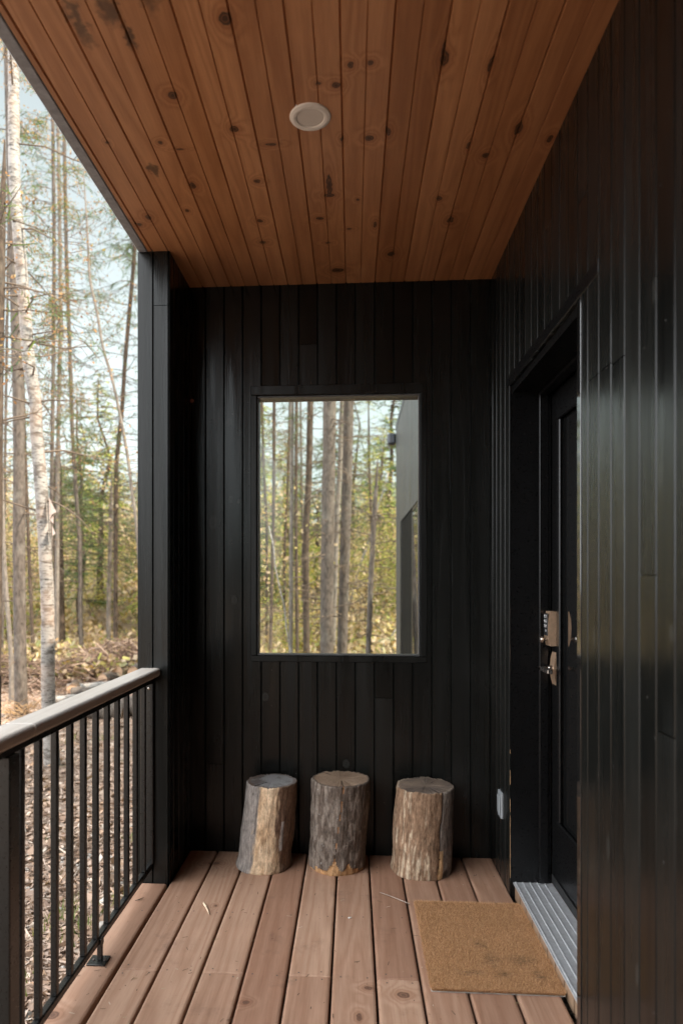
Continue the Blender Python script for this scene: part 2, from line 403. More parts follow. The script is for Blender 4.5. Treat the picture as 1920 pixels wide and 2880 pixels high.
# ------------------------------------------------------------------ boarded surfaces
def cuts(lo, hi, holes):
    segs = [(lo, hi)]
    for (a, b) in holes:
        out = []
        for (p, q) in segs:
            if b <= p or a >= q: out.append((p, q)); continue
            if a > p: out.append((p, a))
            if b < q: out.append((b, q))
        segs = out
    return [s for s in segs if s[1] - s[0] > 1e-4]
def boarding(mb, place, s0, s1, t0, t1, pitch, phase, groove=.009, depth=.006, holes=(), seams={}, rr=None, alt=None):
    """vertical-ish boards: s across, t along; place(s,t,d) gives the point, d = depth behind the face"""
    rr = rr or random.Random(3)
    k = math.floor((s0 - phase) / pitch); edges = []; k0 = k; sd = rr.randint(0, 99999)
    while phase + k * pitch < s1: edges.append(phase + k * pitch); k += 1
    for i, e in enumerate(edges):
        a, b = max(s0, e), min(s1, e + pitch)
        if b - a < .004: continue
        gl = gr = groove
        if alt: gl, gr = (groove, alt) if ((k0 + i) % 2 == 0) else (alt, groove)
        j = k0 + i
        r = random.Random((j // 2 if alt else j) * 7919 + sd).random()
        bounds = sorted({a, b, *[h for H in holes for h in H[:2] if a < h < b]})
        gap = .0012
        for p, q in zip(bounds, bounds[1:]):
            hs_ = [(H[2], H[3]) for H in holes if H[0] < (p + q) / 2 < H[1]]
            sm = seams.get(i, [])
            for (u, w) in cuts(t0, t1, hs_ + [(z - gap, z + gap) for z in sm]):
                rj = (r + .37 * sum(1 for z in sm if u > z)) % 1
                pp = p + (gl / 2 if p == e else 0); qq = q - (gr / 2 if abs(q - e - pitch) < 1e-6 else 0)
                mb.face([place(pp, u, 0), place(qq, u, 0), place(qq, w, 0), place(pp, w, 0)], rj)
                if pp != p:
                    dl = depth * gl / groove
                    mb.face([place(p, u, dl), place(pp, u, 0), place(pp, w, 0), place(p, w, dl)], rj)
                if qq != q:
                    dr = depth * gr / groove
                    mb.face([place(qq, u, 0), place(q, u, dr), place(q, w, dr), place(qq, w, 0)], rj)

cabin = empty('cabin', (XR, YB, 0))
tag(cabin, 'black board-clad cabin with amber pine porch ceiling, square window opening and glazed entrance door', 'cabin')

# back wall with the window opening
WX0, WX1, WZ0, WZ1 = -.462, .322, .949, 2.208
mb = MB()
pl = lambda s, t, d: (s, YB + d, t)
boarding(mb, pl, XL - .14, XR, -.35, ZC + .05, .0908, -.440, holes=[(WX0 - .012, WX1 + .012, WZ0 - .012, WZ1 + .012)], seams={3: [.42], 8: [2.45], 12: [.75]})
bk = YB + .13
for (x0, x1, z0, z1) in ((XL - .14, WX0 - .012, -.35, ZC), (WX1 + .012, XR, -.35, ZC), (WX0 - .012, WX1 + .012, -.35, WZ0 - .012), (WX0 - .012, WX1 + .012, WZ1 + .012, ZC)):
    mb.face([(x0, bk, z0), (x0, bk, z1), (x1, bk, z1), (x1, bk, z0)], .3)
for (x0, x1, z0, z1) in ((XL - .14, WX0 - .012, -.35, ZC), (WX1 + .012, XR, -.35, ZC), (WX0 - .012, WX1 + .012, -.35, WZ0 - .012), (WX0 - .012, WX1 + .012, WZ1 + .012, ZC)):
    mb.face([(x0, YB + .012, z0), (x1, YB + .012, z0), (x1, YB + .012, z1), (x0, YB + .012, z1)], .3)
wb = mb.build('wall', m_back, cabin); wb['label'] = 'black vertical-board wall around the square window opening'

# window: casing, bead, pane
win = MB()
e = .032
for (a, b) in (((WX0 - e, WX1 + e, WZ1, WZ1 + e + .012)), ) and []: pass
def frame_boxes(mb, x0, x1, z0, z1, w, y0, y1, bev=.003, r=.5, top=None):
    t = top or w
    mb.box((x0 - w, y0, z1), (x1 + w, y1, z1 + t), r, bev)
    mb.box((x0 - w, y0, z0 - w), (x1 + w, y1, z0), r, bev)
    mb.box((x0 - w, y0 + .001, z0 + .0006), (x0, y1 - .001, z1 - .0006), r, bev)
    mb.box((x1, y0 + .001, z0 + .0006), (x1 + w, y1 - .001, z1 - .0006), r, bev)
frame_boxes(win, WX0, WX1, WZ0, WZ1, .030, YB - .0035, YB + .135, top=.046)
wf = win.build('window', m_trim, cabin)
bead = MB(); frame_boxes(bead, WX0 + .0085, WX1 - .0085, WZ0 + .0085, WZ1 - .0085, .008, YB + .012, YB + .05, .002)
link('window_bead', bead.mesh('window_bead'), m_framegrey, wf)
pane = MB(); pane.box((WX0 + .006, YB + .03, WZ0 + .006), (WX1 - .006, YB + .034, WZ1 - .006)); link('pane', pane.mesh('pane'), m_glass, wf)

# stub wall on the left, its front face is the post seen from the porch
mb = MB()
XO = -.930
boarding(mb, lambda s, t, d: (s, YP + d, t), XO, XL - .0115 + .0115, -.35, ZC, .0685, -.8628 - .0685 * 3, groove=.008, depth=.006, seams={1: [2.504], 2: [2.504]})
boarding(mb, lambda s, t, d: (XL - d, s, t), YP, YB, -.35, ZC, .0908, YP + .07, depth=.006)
boarding(mb, lambda s, t, d: (XO + d, -s, t), -YB - .13, -YP, -.35, ZC, .0908, -YP + .02, depth=.006)
st = mb.build('wall', m_right, cabin); st['label'] = 'narrow black stub wall ending in a post at the railing'

# right wall with the door opening
mb = MB()
seam = {}
k0 = math.floor((YN - 2.038) / .0862)
for i, (y, zz) in {0: (1.82, [1.862]), 1: (1.74, [1.853]), 2: (1.90, [1.862]), 3: (1.55, [1.32]), 4: (1.47, [.985]), 5: (1.20, [1.1]), 6: (2.3, [2.5]), 7: (1.99, [2.40])}.items():
    seam[math.floor((y - 2.038) / .0862) - k0] = zz
boarding(mb, lambda s, t, d: (XR + d, s, t), YN, YB, -.35, ZC + .05, .0862, 2.038, groove=.0085, depth=.0075, holes=[(D0, D1, -.4, ZD)], seams=seam)
rw = mb.build('wall', m_right, cabin); rw['label'] = 'black vertical-board side wall holding the entrance door'
# the far part of the same wall, seen through the window
GY0, GY1, GZ1 = 6.0, 9.4, 2.13
mb = MB()
boarding(mb, lambda s, t, d: (XR + d, s, t), YB + .131, 10.35, -.6, 3.6, .0908, 3.4, holes=[(GY0, GY1, .05, GZ1)], seams={40: [2.6]})
mb.box((XR + .014, 10.2, -.6), (9, 10.35, 3.6)); mb.box((XR + .14, YN, -.6), (9, YN + .12, 3.6))
mb.box((XR + .01, YN, ZC + .06), (XR + .13, YB + .13, 3.6)); mb.box((8.9, YN + .13, -.6), (9, 10.19, 3.6))
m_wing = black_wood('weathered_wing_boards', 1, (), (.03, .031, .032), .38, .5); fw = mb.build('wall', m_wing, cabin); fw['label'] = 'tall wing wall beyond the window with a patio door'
mb = MB(); mb.box((XR - .004, YN, 3.6), (9.1, 10.42, 3.68), .2); mb.box((.525, 10.3, 3.37), (XR - .002, 10.48, 3.55), .2, .03); mb.build('roof', m_roof, cabin)
mb = MB(); mb.box((XR + .02, GY0, .05), (XR + .12, GY1, GZ1), .3)
pd = MB(); Yj = 7.66
pd.box((XR + .03, GY0 + .05, .1), (XR + .06, Yj - .05, GZ1 - .06))
pdo = link('patio_door', mb.mesh('patio_door'), m_doorpaint, cabin)
for a_, b_ in (((XR + .006, GY0, .05), (XR + .019, GY0 + .05, GZ1)), ((XR + .006, Yj - .04, .05), (XR + .019, Yj + .05, GZ1 - .05)), ((XR + .006, GY1 - .05, .05), (XR + .019, GY1, GZ1)), ((XR + .005, GY0 + .051, GZ1 - .05), (XR + .018, Yj - .041, GZ1))):
    mm = MB(); mm.box(a_, b_, .2, .003); link('frame_bar', mm.mesh('frame_bar'), m_blackmetal, pdo)
pg = MB(); pg.box((XR + .010, GY0 + .051, .06), (XR + .0195, Yj - .041, GZ1 - .051)); link('pane', pg.mesh('pane'), m_darkglass, pdo)
pg = MB(); pg.box((XR + .012, Yj + .051, .06), (XR + .0193, GY1 - .051, GZ1 - .001)); link('screen', pg.mesh('screen'), simple('dark_insect_screen', (.006, .006, .006), .7, spec=.1), pdo)

mb = MB(); mb.box((-.93, YN - .13, -.35), (XR, YN - .001, ZC + .05), .3); ew = mb.build('wall', m_right, cabin); ew['label'] = 'unseen black end wall added to shut light out of the porch'  # out of view, added so that light enters only from the left
# ceiling of amber pine, two v-grooves per board
mb = MB()
boarding(mb, lambda s, t, d: (s, t, ZC + d), -.884, XR, YN, YP, .0695, -.031 - .0695 * 14, groove=.008, depth=.007, rr=random.Random(12), alt=.005)
boarding(mb, lambda s, t, d: (s, t, ZC + d), XL + .0005, XR, YP, YB, .0695, -.031 - .0695 * 14, groove=.008, depth=.007, rr=random.Random(12), alt=.005)
ce = mb.build('ceiling', m_ceil, cabin); ce['label'] = 'amber stained pine porch ceiling with dark knots'
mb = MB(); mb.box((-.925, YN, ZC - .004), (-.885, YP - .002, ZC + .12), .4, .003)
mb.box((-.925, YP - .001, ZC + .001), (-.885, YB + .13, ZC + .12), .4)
fa = mb.build('fascia', simple('hazed_fascia_grey', (.24, .26, .30), .5), cabin)  # black board; haze beside the sky is put into its pale colour
V = []; Q = []; n_ = 220; xs = (-.944, -.3, XR + .02)
ys = np.linspace(YN, YB + .25, n_)
for xi in xs:
    for y in ys: V.append((xi, y, ZC + .13 + .011 * math.copysign(abs(sin(pi * y / .13)) ** .6, sin(pi * y / .13)) + .03 * (xi + .94)))
for j in range(2):
    for i in range(n_ - 1): Q.append((j * n_ + i, j * n_ + i + 1, (j + 1) * n_ + i + 1, (j + 1) * n_ + i))
dn = []
for i, y in enumerate(ys): dn.append((-.925 - .019 - .004 * sin(2 * pi * y / .13), y, ZC + .045 + .01 * sin(2 * pi * y / .13)))
b0 = len(V); V += dn
for i in range(n_ - 1): Q.append((i, b0 + i, b0 + i + 1, i + 1))
link('roof', np_mesh('roof', V, Q, np.zeros(len(Q))), m_roof, cabin, smooth=True)

# door casing, jambs, header
mb = MB(); mb.box((XR + .012, D0 - .05, ZD + .0005 - .03), (XR + .172, D1 + .05, ZD + .0015), .5)
df = mb.build('door_frame', m_doorpaint, cabin)
for nm_, a_, b_ in (('header_trim', (XR - .0025, D0 - .17, ZD + .002), (XR + .10, D1 + .045, ZD + .045)), ('jamb', (XR + .001, D1 + .0005, -.1), (XR + .17, D1 + .06, ZD)), ('jamb', (XR + .001, D0 - .06, -.1), (XR + .17, D0 - .0008, ZD)),
                    ('door_stop', (XDOOR - .052, D1 - .012, .055), (XDOOR - .016, D1 + .002, ZD - .031)), ('door_stop', (XDOOR - .052, D0 - .002, .055), (XDOOR - .016, D0 + .012, ZD - .031)), ('door_stop', (XDOOR - .052, D0 + .0125, ZD - .046), (XDOOR - .016, D1 - .0125, ZD - .0305))):
    mb = MB(); mb.box(a_, b_, .4, .002); link(nm_, mb.mesh(nm_), m_doorpaint, df)
mb = MB(); mb.box((XR - .0025, D0 - .030, -.1), (XR + .012, D0 + .0006, 2.125), .5, .001)
M_ = Mat('polished_dark_strip'); M_.bsdf(Base_Color=(.006, .006, .006, 1), IOR=1.9, Roughness=.06); link('corner_bead', mb.mesh('corner_bead'), M_.m, df)
m_bare = simple('bare_worn_wood', (.36, .22, .11), .7)
for za, zb_ in ((.07, .33), (.345, .40), (.46, .52), (.59, .605)):
    mb = MB(); mb.box((XR + .0005, D1 - .0018, za), (XR + .0025, D1 + .0012, zb_)); link('bare_edge', mb.mesh('bare_edge'), m_bare, df)

door = MB()
L0, L1, LZ0, LZ1 = D0 + .12, 2.765, .335, 1.965
door.box((XDOOR, D0 + .004, .062), (XDOOR + .045, D1 - .004, LZ0), .3, .002); door.box((XDOOR, D0 + .004, LZ1), (XDOOR + .045, D1 - .004, ZD - .034), .3, .002)
door.box((XDOOR + .0004, D0 + .004, LZ0 - .003), (XDOOR + .0446, L0, LZ1 + .003), .3); door.box((XDOOR + .0004, L1, LZ0 - .003), (XDOOR + .0446, D1 - .004, LZ1 + .003), .3)
dr = door.build('door', m_doorpaint, cabin); dr['label'] = 'black entrance door with one tall glass pane'
mb = MB()
for (a, b) in (((XDOOR - .012, L0 - .03, LZ1 - .012), (XDOOR - .0005, L1 + .03, LZ1 + .03)), ((XDOOR - .012, L0 - .03, LZ0 - .03), (XDOOR - .0005, L1 + .03, LZ0 + .012)),
               ((XDOOR - .012, L0 - .03, LZ0 + .0125), (XDOOR - .0005, L0 + .012, LZ1 - .0125)), ((XDOOR - .012, L1 - .012, LZ0 + .0125), (XDOOR - .0005, L1 + .03, LZ1 - .0125))):
    mb.box(a, b, .4, .004)
link('pane_frame', mb.mesh('pane_frame'), m_doorpaint, dr)
mb = MB(); mb.box((XDOOR + .006, L0 + .0005, LZ0 + .0005), (XDOOR + .012, L1 - .0005, LZ1 - .0005)); link('pane', mb.mesh('pane'), m_darkglass, dr)
mb = MB(); mb.box((XDOOR - .006, D0 + .02, .064), (XDOOR - .0005, D1 - .02, .10), .3, .002); link('door_sweep', mb.mesh('door_sweep'), m_rubber, dr)
# keypad lock: bronze body, black key face, digits, thumb knob
yl = 2.838
mb = MB()
bod = [(1.046, XDOOR - .0005), (1.046, XDOOR - .030), (1.075, XDOOR - .037), (1.115, XDOOR - .0395), (1.155, XDOOR - .037), (1.186, XDOOR - .030), (1.186, XDOOR - .0005)]
mb.prism([(p[0], p[1]) for p in bod], 1, yl - .034, yl + .034)   # axis y: (z, x)
lk = link('lock_body', mb.mesh('lock_body'), m_bronze, dr)
mb = MB(); mb.box((XDOOR - .0425, yl - .026, 1.088), (XDOOR - .0385, yl + .024, 1.178), 0, .0015); kp = link('keypad', mb.mesh('keypad'), m_blackplastic, dr)
mb = MB(); mb.lathe((XDOOR - .0395, yl - .004, 1.072), 0, [(.006, 0), (.006, -.010), (.013, -.014), (.0155, -.02), (.013, -.026)], 20); link('thumb_knob', mb.mesh('thumb_knob'), m_steel, dr, smooth=False)
cu = bpy.data.curves.new('key_digits', 'FONT'); cu.body = '1 2 3\n4 5 6\n7 8 9\n   0'; cu.size = .017; cu.align_x = 'CENTER'; cu.space_line = 1.15; cu.extrude = .0003
tmp = bpy.data.objects.new('key_digits', cu); COL.objects.link(tmp); bpy.context.view_layer.update()
dme = bpy.data.meshes.new_from_object(tmp); bpy.data.objects.remove(tmp); bpy.data.curves.remove(cu)
to = bpy.data.objects.new('key_digits', dme); COL.objects.link(to); dme.materials.clear(); dme.materials.append(m_digit); to.parent = dr
to.location = Vector((XDOOR - .0430, yl - .001, 1.160))
to.rotation_euler = (radians(90), 0, radians(-90))
# lever handle
mb = MB(); zl = .953
rose = [(zl - .066, XDOOR - .0005), (zl - .066, XDOOR - .006), (zl - .04, XDOOR - .0125), (zl, XDOOR - .0165), (zl + .04, XDOOR - .0125), (zl + .066, XDOOR - .006), (zl + .066, XDOOR - .0005)]
mb.prism(rose, 1, yl - .03, yl + .03); link('handle_plate', mb.mesh('handle_plate'), m_bronze, dr)
mb = MB(); mb.lathe((XDOOR - .016, yl, zl), 0, [(.0125, 0), (.0115, -.012), (.0085, -.016), (.0085, -.05)], 20)
mb.box((XDOOR - .066, yl - .118, zl - .009), (XDOOR - .046, yl + .012, zl + .009), 0, .003); link('lever', mb.mesh('lever'), m_steel, dr)

# threshold: ridged aluminium sill over a wooden packer
prof = [(.668, .046), (.668, .052)]
x = .674
while x < .815:
    prof += [(x, .052), (x + .002, .0545), (x + .006, .0545), (x + .008, .052)]; x += .0295
prof += [(.826, .053), (.826, .046)]
mb = MB(); mb.prism([(b_, a_) for a_, b_ in prof], 1, D0 + .001, D1 - .0005)
link('threshold', mb.mesh('threshold'), m_alu, cabin)
mb = MB()
for i in range(9): mb.box((.676, D0 + .012 + i * .097, -.02), (.82, D0 + .012 + i * .097 + .082, .0455), random.random())
link('packer', mb.mesh('packer'), pine('packer_wood', 0, (.30, .2, .13), (.36, .25, .17)), cabin)

# recessed ceiling light
mb = MB(); LC = (-.130, 2.098)
mb.lathe((*LC, ZC), 2, [(.0635, .012), (.0635, -.001), (.0615, -.004), (.052, -.0065), (.0435, -.0055), (.0415, -.002)], 64)
cl = mb.build('ceiling_light', m_white, cabin, smooth=False)
mb = MB(); mb.lathe((*LC, ZC), 2, [(.0412, .004), (.0412, -.0024), (.039, -.0030)], 64); link('lens', mb.mesh('lens'), m_lens, cl)

# weatherproof outlet cover on the side wall
mb = MB(); mb.box((XR - .008, 3.026, .268), (XR + .004, 3.096, .382), 0, .003)
oc = mb.build('outlet_cover', m_outlet, cabin)
mb = MB(); mb.box((XR - .014, 3.036, .284), (XR - .0085, 3.086, .366), 0, .004); link('lid', mb.mesh('lid'), m_outlet, oc)
# chip of bare wood in the corner of the back wall
mb = MB(); mb.lathe((-.7785, YB - .0005, 2.188), 1, [(.011, .002), (.010, -.0012)], 7); link('wood_chip', mb.mesh('wood_chip'), simple('raw_chip', (.35, .17, .13), .8), cabin)

# ------------------------------------------------------------------ deck
deck = empty('porch_deck', (-.07, 1.2, 0)); tag(deck, 'reddish brown cedar deck boards running towards the black back wall', 'deck')
mb = MB(); rr = random.Random(5); JY = 2.255
def plank(x0, x1, y0, y1, r):
    bv = .006; zt = 0.; zb = -.036
    prf = [(x0 + .001, zb), (x1 - .001, zb), (x1, zt - bv * 1.4), (x1 - bv * .45, zt - bv * .35), (x1 - bv * 1.5, zt), (x0 + bv * 1.5, zt), (x0 + bv * .45, zt - bv * .35), (x0, zt - bv * 1.4)]
    n = len(prf); i = len(mb.v); e = .004
    for (yy, inset) in ((y0, e), (y0 + e, 0), (y1 - e, 0), (y1, e)):
        for (px, pz) in prf: mb.v.append((min(max(px, x0 + inset), x1 - inset), yy, pz - (inset * .8 if pz > zb + .001 else 0)))
    for a in range(3):
        for k in range(n):
            mb.f.append((i + a * n + k, i + a * n + (k + 1) % n, i + (a + 1) * n + (k + 1) % n, i + (a + 1) * n + k)); mb.r.append(r); mb.m.append(0)
    mb.f.append(tuple(i + k for k in range(n))[::-1]); mb.r.append(r); mb.m.append(0)
    mb.f.append(tuple(i + 3 * n + k for k in range(n))); mb.r.append(r); mb.m.append(0)
for j in range(11):
    xg = -.797 + .1456 * j - .1456
    x0, x1 = xg + .0032, xg + .1456 - .0032
    if j == 0: x0 = -.937
    y1 = YB - .004 if j > 0 else YP - .003
    if j == 1: x0 += .006
    if x1 > .66: x1 = .652
    if j in (1, 3, 5, 7): plank(x0, x1, YN, JY - .0008, rr.random()); plank(x0, x1, JY + .0008, y1, rr.random())
    else: plank(x0, x1, YN, y1, rr.random())
for j in range(11):
    xc = -.797 + .1456 * j - .0728
    for yj in (1.845, 2.255, 2.665, 3.075):
        for dx in (-.042, .042):
            for dy in ((-.022, .022) if (yj == JY and j in (1, 3, 5, 7)) else (0,)):
                px, py = xc + dx + rr.uniform(-.006, .006), yj + dy + rr.uniform(-.006, .006)
                if xc + dx > .64 or (j == 0 and (py > 2.9 or px < -.92)): continue
                ii = len(mb.v)
                for k in range(8): mb.v.append((px + .0032 * cos(k * pi / 4), py + .0032 * sin(k * pi / 4), .0007))
                mb.f.append(tuple(range(ii, ii + 8))); mb.r.append(0); mb.m.append(1)
mb.build('planking', [m_deck, m_screw], deck)
mb = MB()
for yj in (-.6, -.2, .2, .61, 1.02, 1.435, 1.845, 2.255, 2.665, 3.075): mb.box((-.93, yj - .019, -.28), (.65, yj + .019, -.037), .3)
mb.box((-.935, YN, -.28), (-.897, YB, -.0365), .3)
mb.build('joist', m_void, deck)
# litter on the boards
for nm, lab, pts, rad, colr in (('wood_shaving', 'curled pale wood shaving on the deck boards near the post', [(-.604, 2.74, .004), (-.596, 2.715, .007), (-.585, 2.695, .008), (-.572, 2.668, .007), (-.559, 2.640, .003)], [.0015, .0045, .005, .004, .001], (.62, .47, .33)),
                           ('twig', 'thin pale twig lying across the gap beside the doormat', [(.115, 2.872, .004), (.15, 2.842, .006), (.185, 2.815, .005), (.229, 2.778, .004)], [.0012, .0015, .0016, .0026], (.36, .29, .24)),
                           ('seed_husk', 'tiny white husk on the middle deck board', [(-.016, 2.648, .003), (-.004, 2.652, .004)], [.003, .002], (.75, .73, .7)),
                           ('dark_needle', 'short dark curved stalk on the outer deck board', [(-.885, 2.735, .003), (-.868, 2.745, .005), (-.858, 2.762, .003)], [.0012, .0022, .001], (.05, .035, .025))):
    mb = MB(); mb.tube(pts, rad, 5); o = mb.build(nm, simple(nm + '_mat', colr, .8), smooth=True); tag(o, lab, {'wood_shaving': 'shaving', 'twig': 'twig', 'seed_husk': 'husk', 'dark_needle': 'stalk'}[nm])

nn = 260; xx = RNG.uniform(-.93, .64, nn); yy = RNG.uniform(1.6, 3.26, nn); keep = ~((xx < -.78) & (yy > 2.88)); xx, yy = xx[keep], yy[keep]; nn = len(xx)
az = RNG.normal(.2, .9, nn); L_ = np.where(RNG.random(nn) < .55, RNG.uniform(.004, .012, nn), RNG.uniform(.0012, .003, nn)); A_ = np.stack([np.cos(az), np.sin(az), 0 * az], 1) * L_[:, None]; B_ = np.stack([-np.sin(az), np.cos(az), 0 * az], 1) * np.minimum(L_ * .5, .0011)[:, None]
P_ = np.stack([xx, yy, np.full(nn, .0012)], 1); Vd = np.stack([P_ - A_ - B_, P_ + A_ - B_, P_ + A_ + B_, P_ - A_ + B_], 1).reshape(-1, 3)
tag(link('needle_litter', np_mesh('needle_litter', Vd, np.arange(4 * nn).reshape(-1, 4), RNG.random(nn)), leafmat('needle_litter_mat', [(0, (.05, .035, .025)), (.6, (.12, .08, .05)), (.85, (.25, .19, .09)), (1, (.55, .47, .38))], 0., .8)), 'fallen needles and crumbs scattered on the deck boards', 'needles', kind='stuff')

# ------------------------------------------------------------------ doormat
MX0, MX1, MY0, MY1 = .252, .667, 2.196, 2.79
M = Mat('coir'); o = M.obj(); f1 = M.noise(o, 420., 3, .7); f2 = M.noise(o, 12., 4, .6); r = M.attr('rnd').outputs['Fac']
c = M.mix(M.rng(f1, .3, .7), (.45, .235, .11), (.74, .43, .225)); c = M.mix(M.rng(f2, .4, .7, 0, .35), c, (.46, .255, .12))
c = M.mix(M.rng(r, .55, 1, 0, .7), c, (.70, .44, .25)); c = M.mix(M.rng(r, .3, .05, 0, .6), c, (.17, .09, .04))
pr = [(.612, 2.285, .026, .04), (.50, 2.29, .045, .02), (.385, 2.29, .045, .018), (.575, 2.375, .06, .035), (.475, 2.37, .035, .05), (.455, 2.47, .02, .03)]
k = knot_mask(M, (0, 1), pr, .03); lines = M.noise(M.vm('MULTIPLY', o, (.35, 1.6, 1)), 110., 3, .7)
c = M.mix(M.mth('MULTIPLY', M.rng(k, .0, 1.4, .62, 0, True), M.rng(lines, .42, .6)), c, (.035, .032, .030))
M.bsdf(Base_Color=c, Roughness=.95, Specular_IOR_Level=.1, Normal=M.bump(f1, .8, .004)); m_coir = M.m
mb = MB(); mb.box((MX0, MY0, .0012), (MX1, MY1, .010), 0, .002)
mat = mb.build('doormat', m_coir); tag(mat, 'worn brown coir doormat with smudged dark print, lying before the door', 'doormat')
nb = 60000
bx = RNG.uniform(MX0 + .001, MX1 - .001, nb); by = RNG.uniform(MY0 + .001, MY1 - .001, nb)
edge = RNG.random(nb) < .14; side = RNG.integers(0, 4, nb)
bx = np.where(edge & (side == 0), MX0, np.where(edge & (side == 1), MX1, bx)); by = np.where(edge & (side == 2), MY0, np.where(edge & (side == 3), MY1, by))
ln = RNG.uniform(.004, .011, nb); az = RNG.uniform(0, 2 * pi, nb); tilt = RNG.uniform(.1, 1.0, nb)
ox = np.where(edge & (side == 0), -1, np.where(edge & (side == 1), 1, 0)); oy = np.where(edge & (side == 2), -1, np.where(edge & (side == 3), 1, 0))
dx = np.sin(tilt) * np.cos(az) + ox * .8; dy = np.sin(tilt) * np.sin(az) + oy * .8; dz = np.cos(tilt)
P0 = np.stack([bx, by, np.where(edge, RNG.uniform(.002, .009, nb), .0085)], 1); D = np.stack([dx, dy, dz], 1) * ln[:, None]; W = np.stack([-np.sin(az), np.cos(az), 0 * az], 1) * .0006
Vv = np.stack([P0 - W, P0 + W, P0 + D], 1).reshape(-1, 3)
link('coir_pile', np_mesh('coir_pile', Vv, np.arange(nb * 3).reshape(-1, 3), RNG.random(nb)), m_coir, mat)
mb = MB(); mb.box((MX0 - .002, MY0 - .003, .0004), (MX1 + .001, MY1 + .001, .0011)); link('backing', mb.mesh('backing'), simple('pale_latex', (.42, .40, .37), .8), mat)

# ------------------------------------------------------------------ railing
rail = empty('railing', (-.875, 1.7, 0)); tag(rail, 'black metal porch railing with thin square balusters and a grey wooden handrail', 'railing')
def cap(y0, y1, r):
    x0, x1, z0, z1 = -.918, -.829, .896, .933; pts = []
    for (cx, cz, a0) in ((x1 - .012, z0 + .012, -90), (x1 - .012, z1 - .012, 0), (x0 + .012, z1 - .012, 90), (x0 + .012, z0 + .012, 180)):
        for k in range(6):
            a = radians(a0 + 18 * k); pts.append((cx + .012 * cos(a), cz + .012 * sin(a)))
    mb = MB(); n = len(pts); i = 0; cx = (x0 + x1) / 2; cz = (z0 + z1) / 2
    for (yy, sc) in ((y0, .90), (y0 + .004, 1.), (y1 - .010, 1.), (y1 - .003, .97), (y1, .88)):
        for (px, pz) in pts: mb.v.append((cx + (px - cx) * sc, yy, cz + (pz - cz) * sc))
    for a in range(4):
        for k in range(n): mb.f.append((a * n + k, a * n + (k + 1) % n, (a + 1) * n + (k + 1) % n, (a + 1) * n + k)); mb.r.append(r); mb.m.append(0)
    mb.f.append(tuple(range(n))[::-1]); mb.f.append(tuple(range(4 * n, 5 * n))); mb.r += [r, r]; mb.m += [0, 0]
    return link('handrail', mb.mesh('handrail'), m_railwood, rail)
cap(1.741, 2.9065, .2); cap(-.8, 1.7395, .7)
mb = MB(); mb.box((-.893, -.8, .8685), (-.857, 2.9075, .8955), 0, .003); mb.build('top_rail', m_blackmetal, rail)
mb = MB(); mb.box((-.8875, -.8, .062), (-.8625, 2.9075, .088), 0, .004); mb.build('bottom_rail', m_blackmetal, rail)
b0 = None
for k in range(-9, 11):
    y = 1.7445 + .1068 * k
    if k in (0, -1) and k == 0: pass
    if abs(y - 1.672) < .04: continue
    if k == 0: y += .004
    if b0 is None:
        mb = MB(); mb.box((-.0095, -.0095, .0885), (.0095, .0095, .868), 0, .0018); b0 = link('baluster', mb.mesh('baluster'), m_blackmetal, rail, local=True); o = b0
    else: o = b0.copy(); COL.objects.link(o)
    o.location = (0, y - 1.7, 0)
mb = MB(); mb.box((-.9005, 1.645, .001), (-.8495, 1.696, .868), 0, .003); mb.build('post', m_blackmetal, rail)
mb = MB(); mb.box((-.892, 2.8915, .085), (-.858, 2.9070, .867), 0, .002); mb.build('wall_strip', m_blackmetal, rail)
br = MB(); br.box((-.902, 2.262, .0008), (-.838, 2.322, .0062), 0, .001); fb = br.build('foot_plate', m_blackmetal, rail)
br = MB(); br.box((-.8735, 2.286, .0064), (-.8565, 2.300, .0615), 0, .0015); br.box((-.8615, 2.279, .055), (-.8565, 2.307, .082), 0, .001); link('foot_stem', br.mesh('foot_stem'), m_blackmetal, fb)
for sx in (-.886, -.847):
    br = MB(); br.lathe((sx, 2.291, .0063), 2, [(.0048, 0), (.0045, .003), (.002, .004)], 10); link('bolt', br.mesh('bolt'), m_screw, fb)
br = MB(); br.lathe((-.875, 2.8913, .846), 1, [(.0055, 0), (.0055, -.003), (.003, -.0042)], 12); br.build('bolt', m_steel, rail)

# ------------------------------------------------------------------ the three stumps
def wnoise(p, s=1.): return noise.noise(Vector(p) * s)
def fbm(p, s, o=4): return noise.fractal(Vector(p) * s, 1.0, 2.1, o)
M = Mat('stump_wood'); at = M.attr('col').outputs['Color']; o = M.obj()
g1 = M.noise(M.vm('MULTIPLY', o, (1, 1, .38)), 190., 4, .65); g2 = M.noise(o, 60., 4, .65)
c = M.mix(1., at, M.ramp(g1, [(.25, .6), (.5, 1.), (.75, 1.25)]), 'MULTIPLY'); c = M.mix(M.rng(g2, .35, .7, 0, .4), c, M.mix(1., c, (.55, .52, .5), 'MULTIPLY'))
M.bsdf(Base_Color=c, Roughness=.85, Specular_IOR_Level=.2, Normal=M.bump(M.mth('ADD', g1, M.mth('MULTIPLY', g2, .7)), .8, .004)); m_stump = M.m
M = Mat('stump_top'); at = M.attr('col').outputs['Color']; o = M.obj()
sx_ = M.n('SeparateXYZ', {'Vector': o}); rad_ = M.vm('LENGTH', M.vm('MULTIPLY', o, (1, 1, 0)))
rg = M.mth('SINE', M.mth('ADD', M.mth('MULTIPLY', rad_, 900.), M.mth('MULTIPLY', M.noise(o, 14., 3), 9.)))
g2 = M.noise(o, 130., 5, .7); c = M.mix(M.rng(rg, -1, 1, 0, .3), at, M.mix(1., at, (.6, .56, .52), 'MULTIPLY')); c = M.mix(M.rng(g2, .35, .7, 0, .5), c, M.mix(1., c, (.5, .47, .45), 'MULTIPLY'))
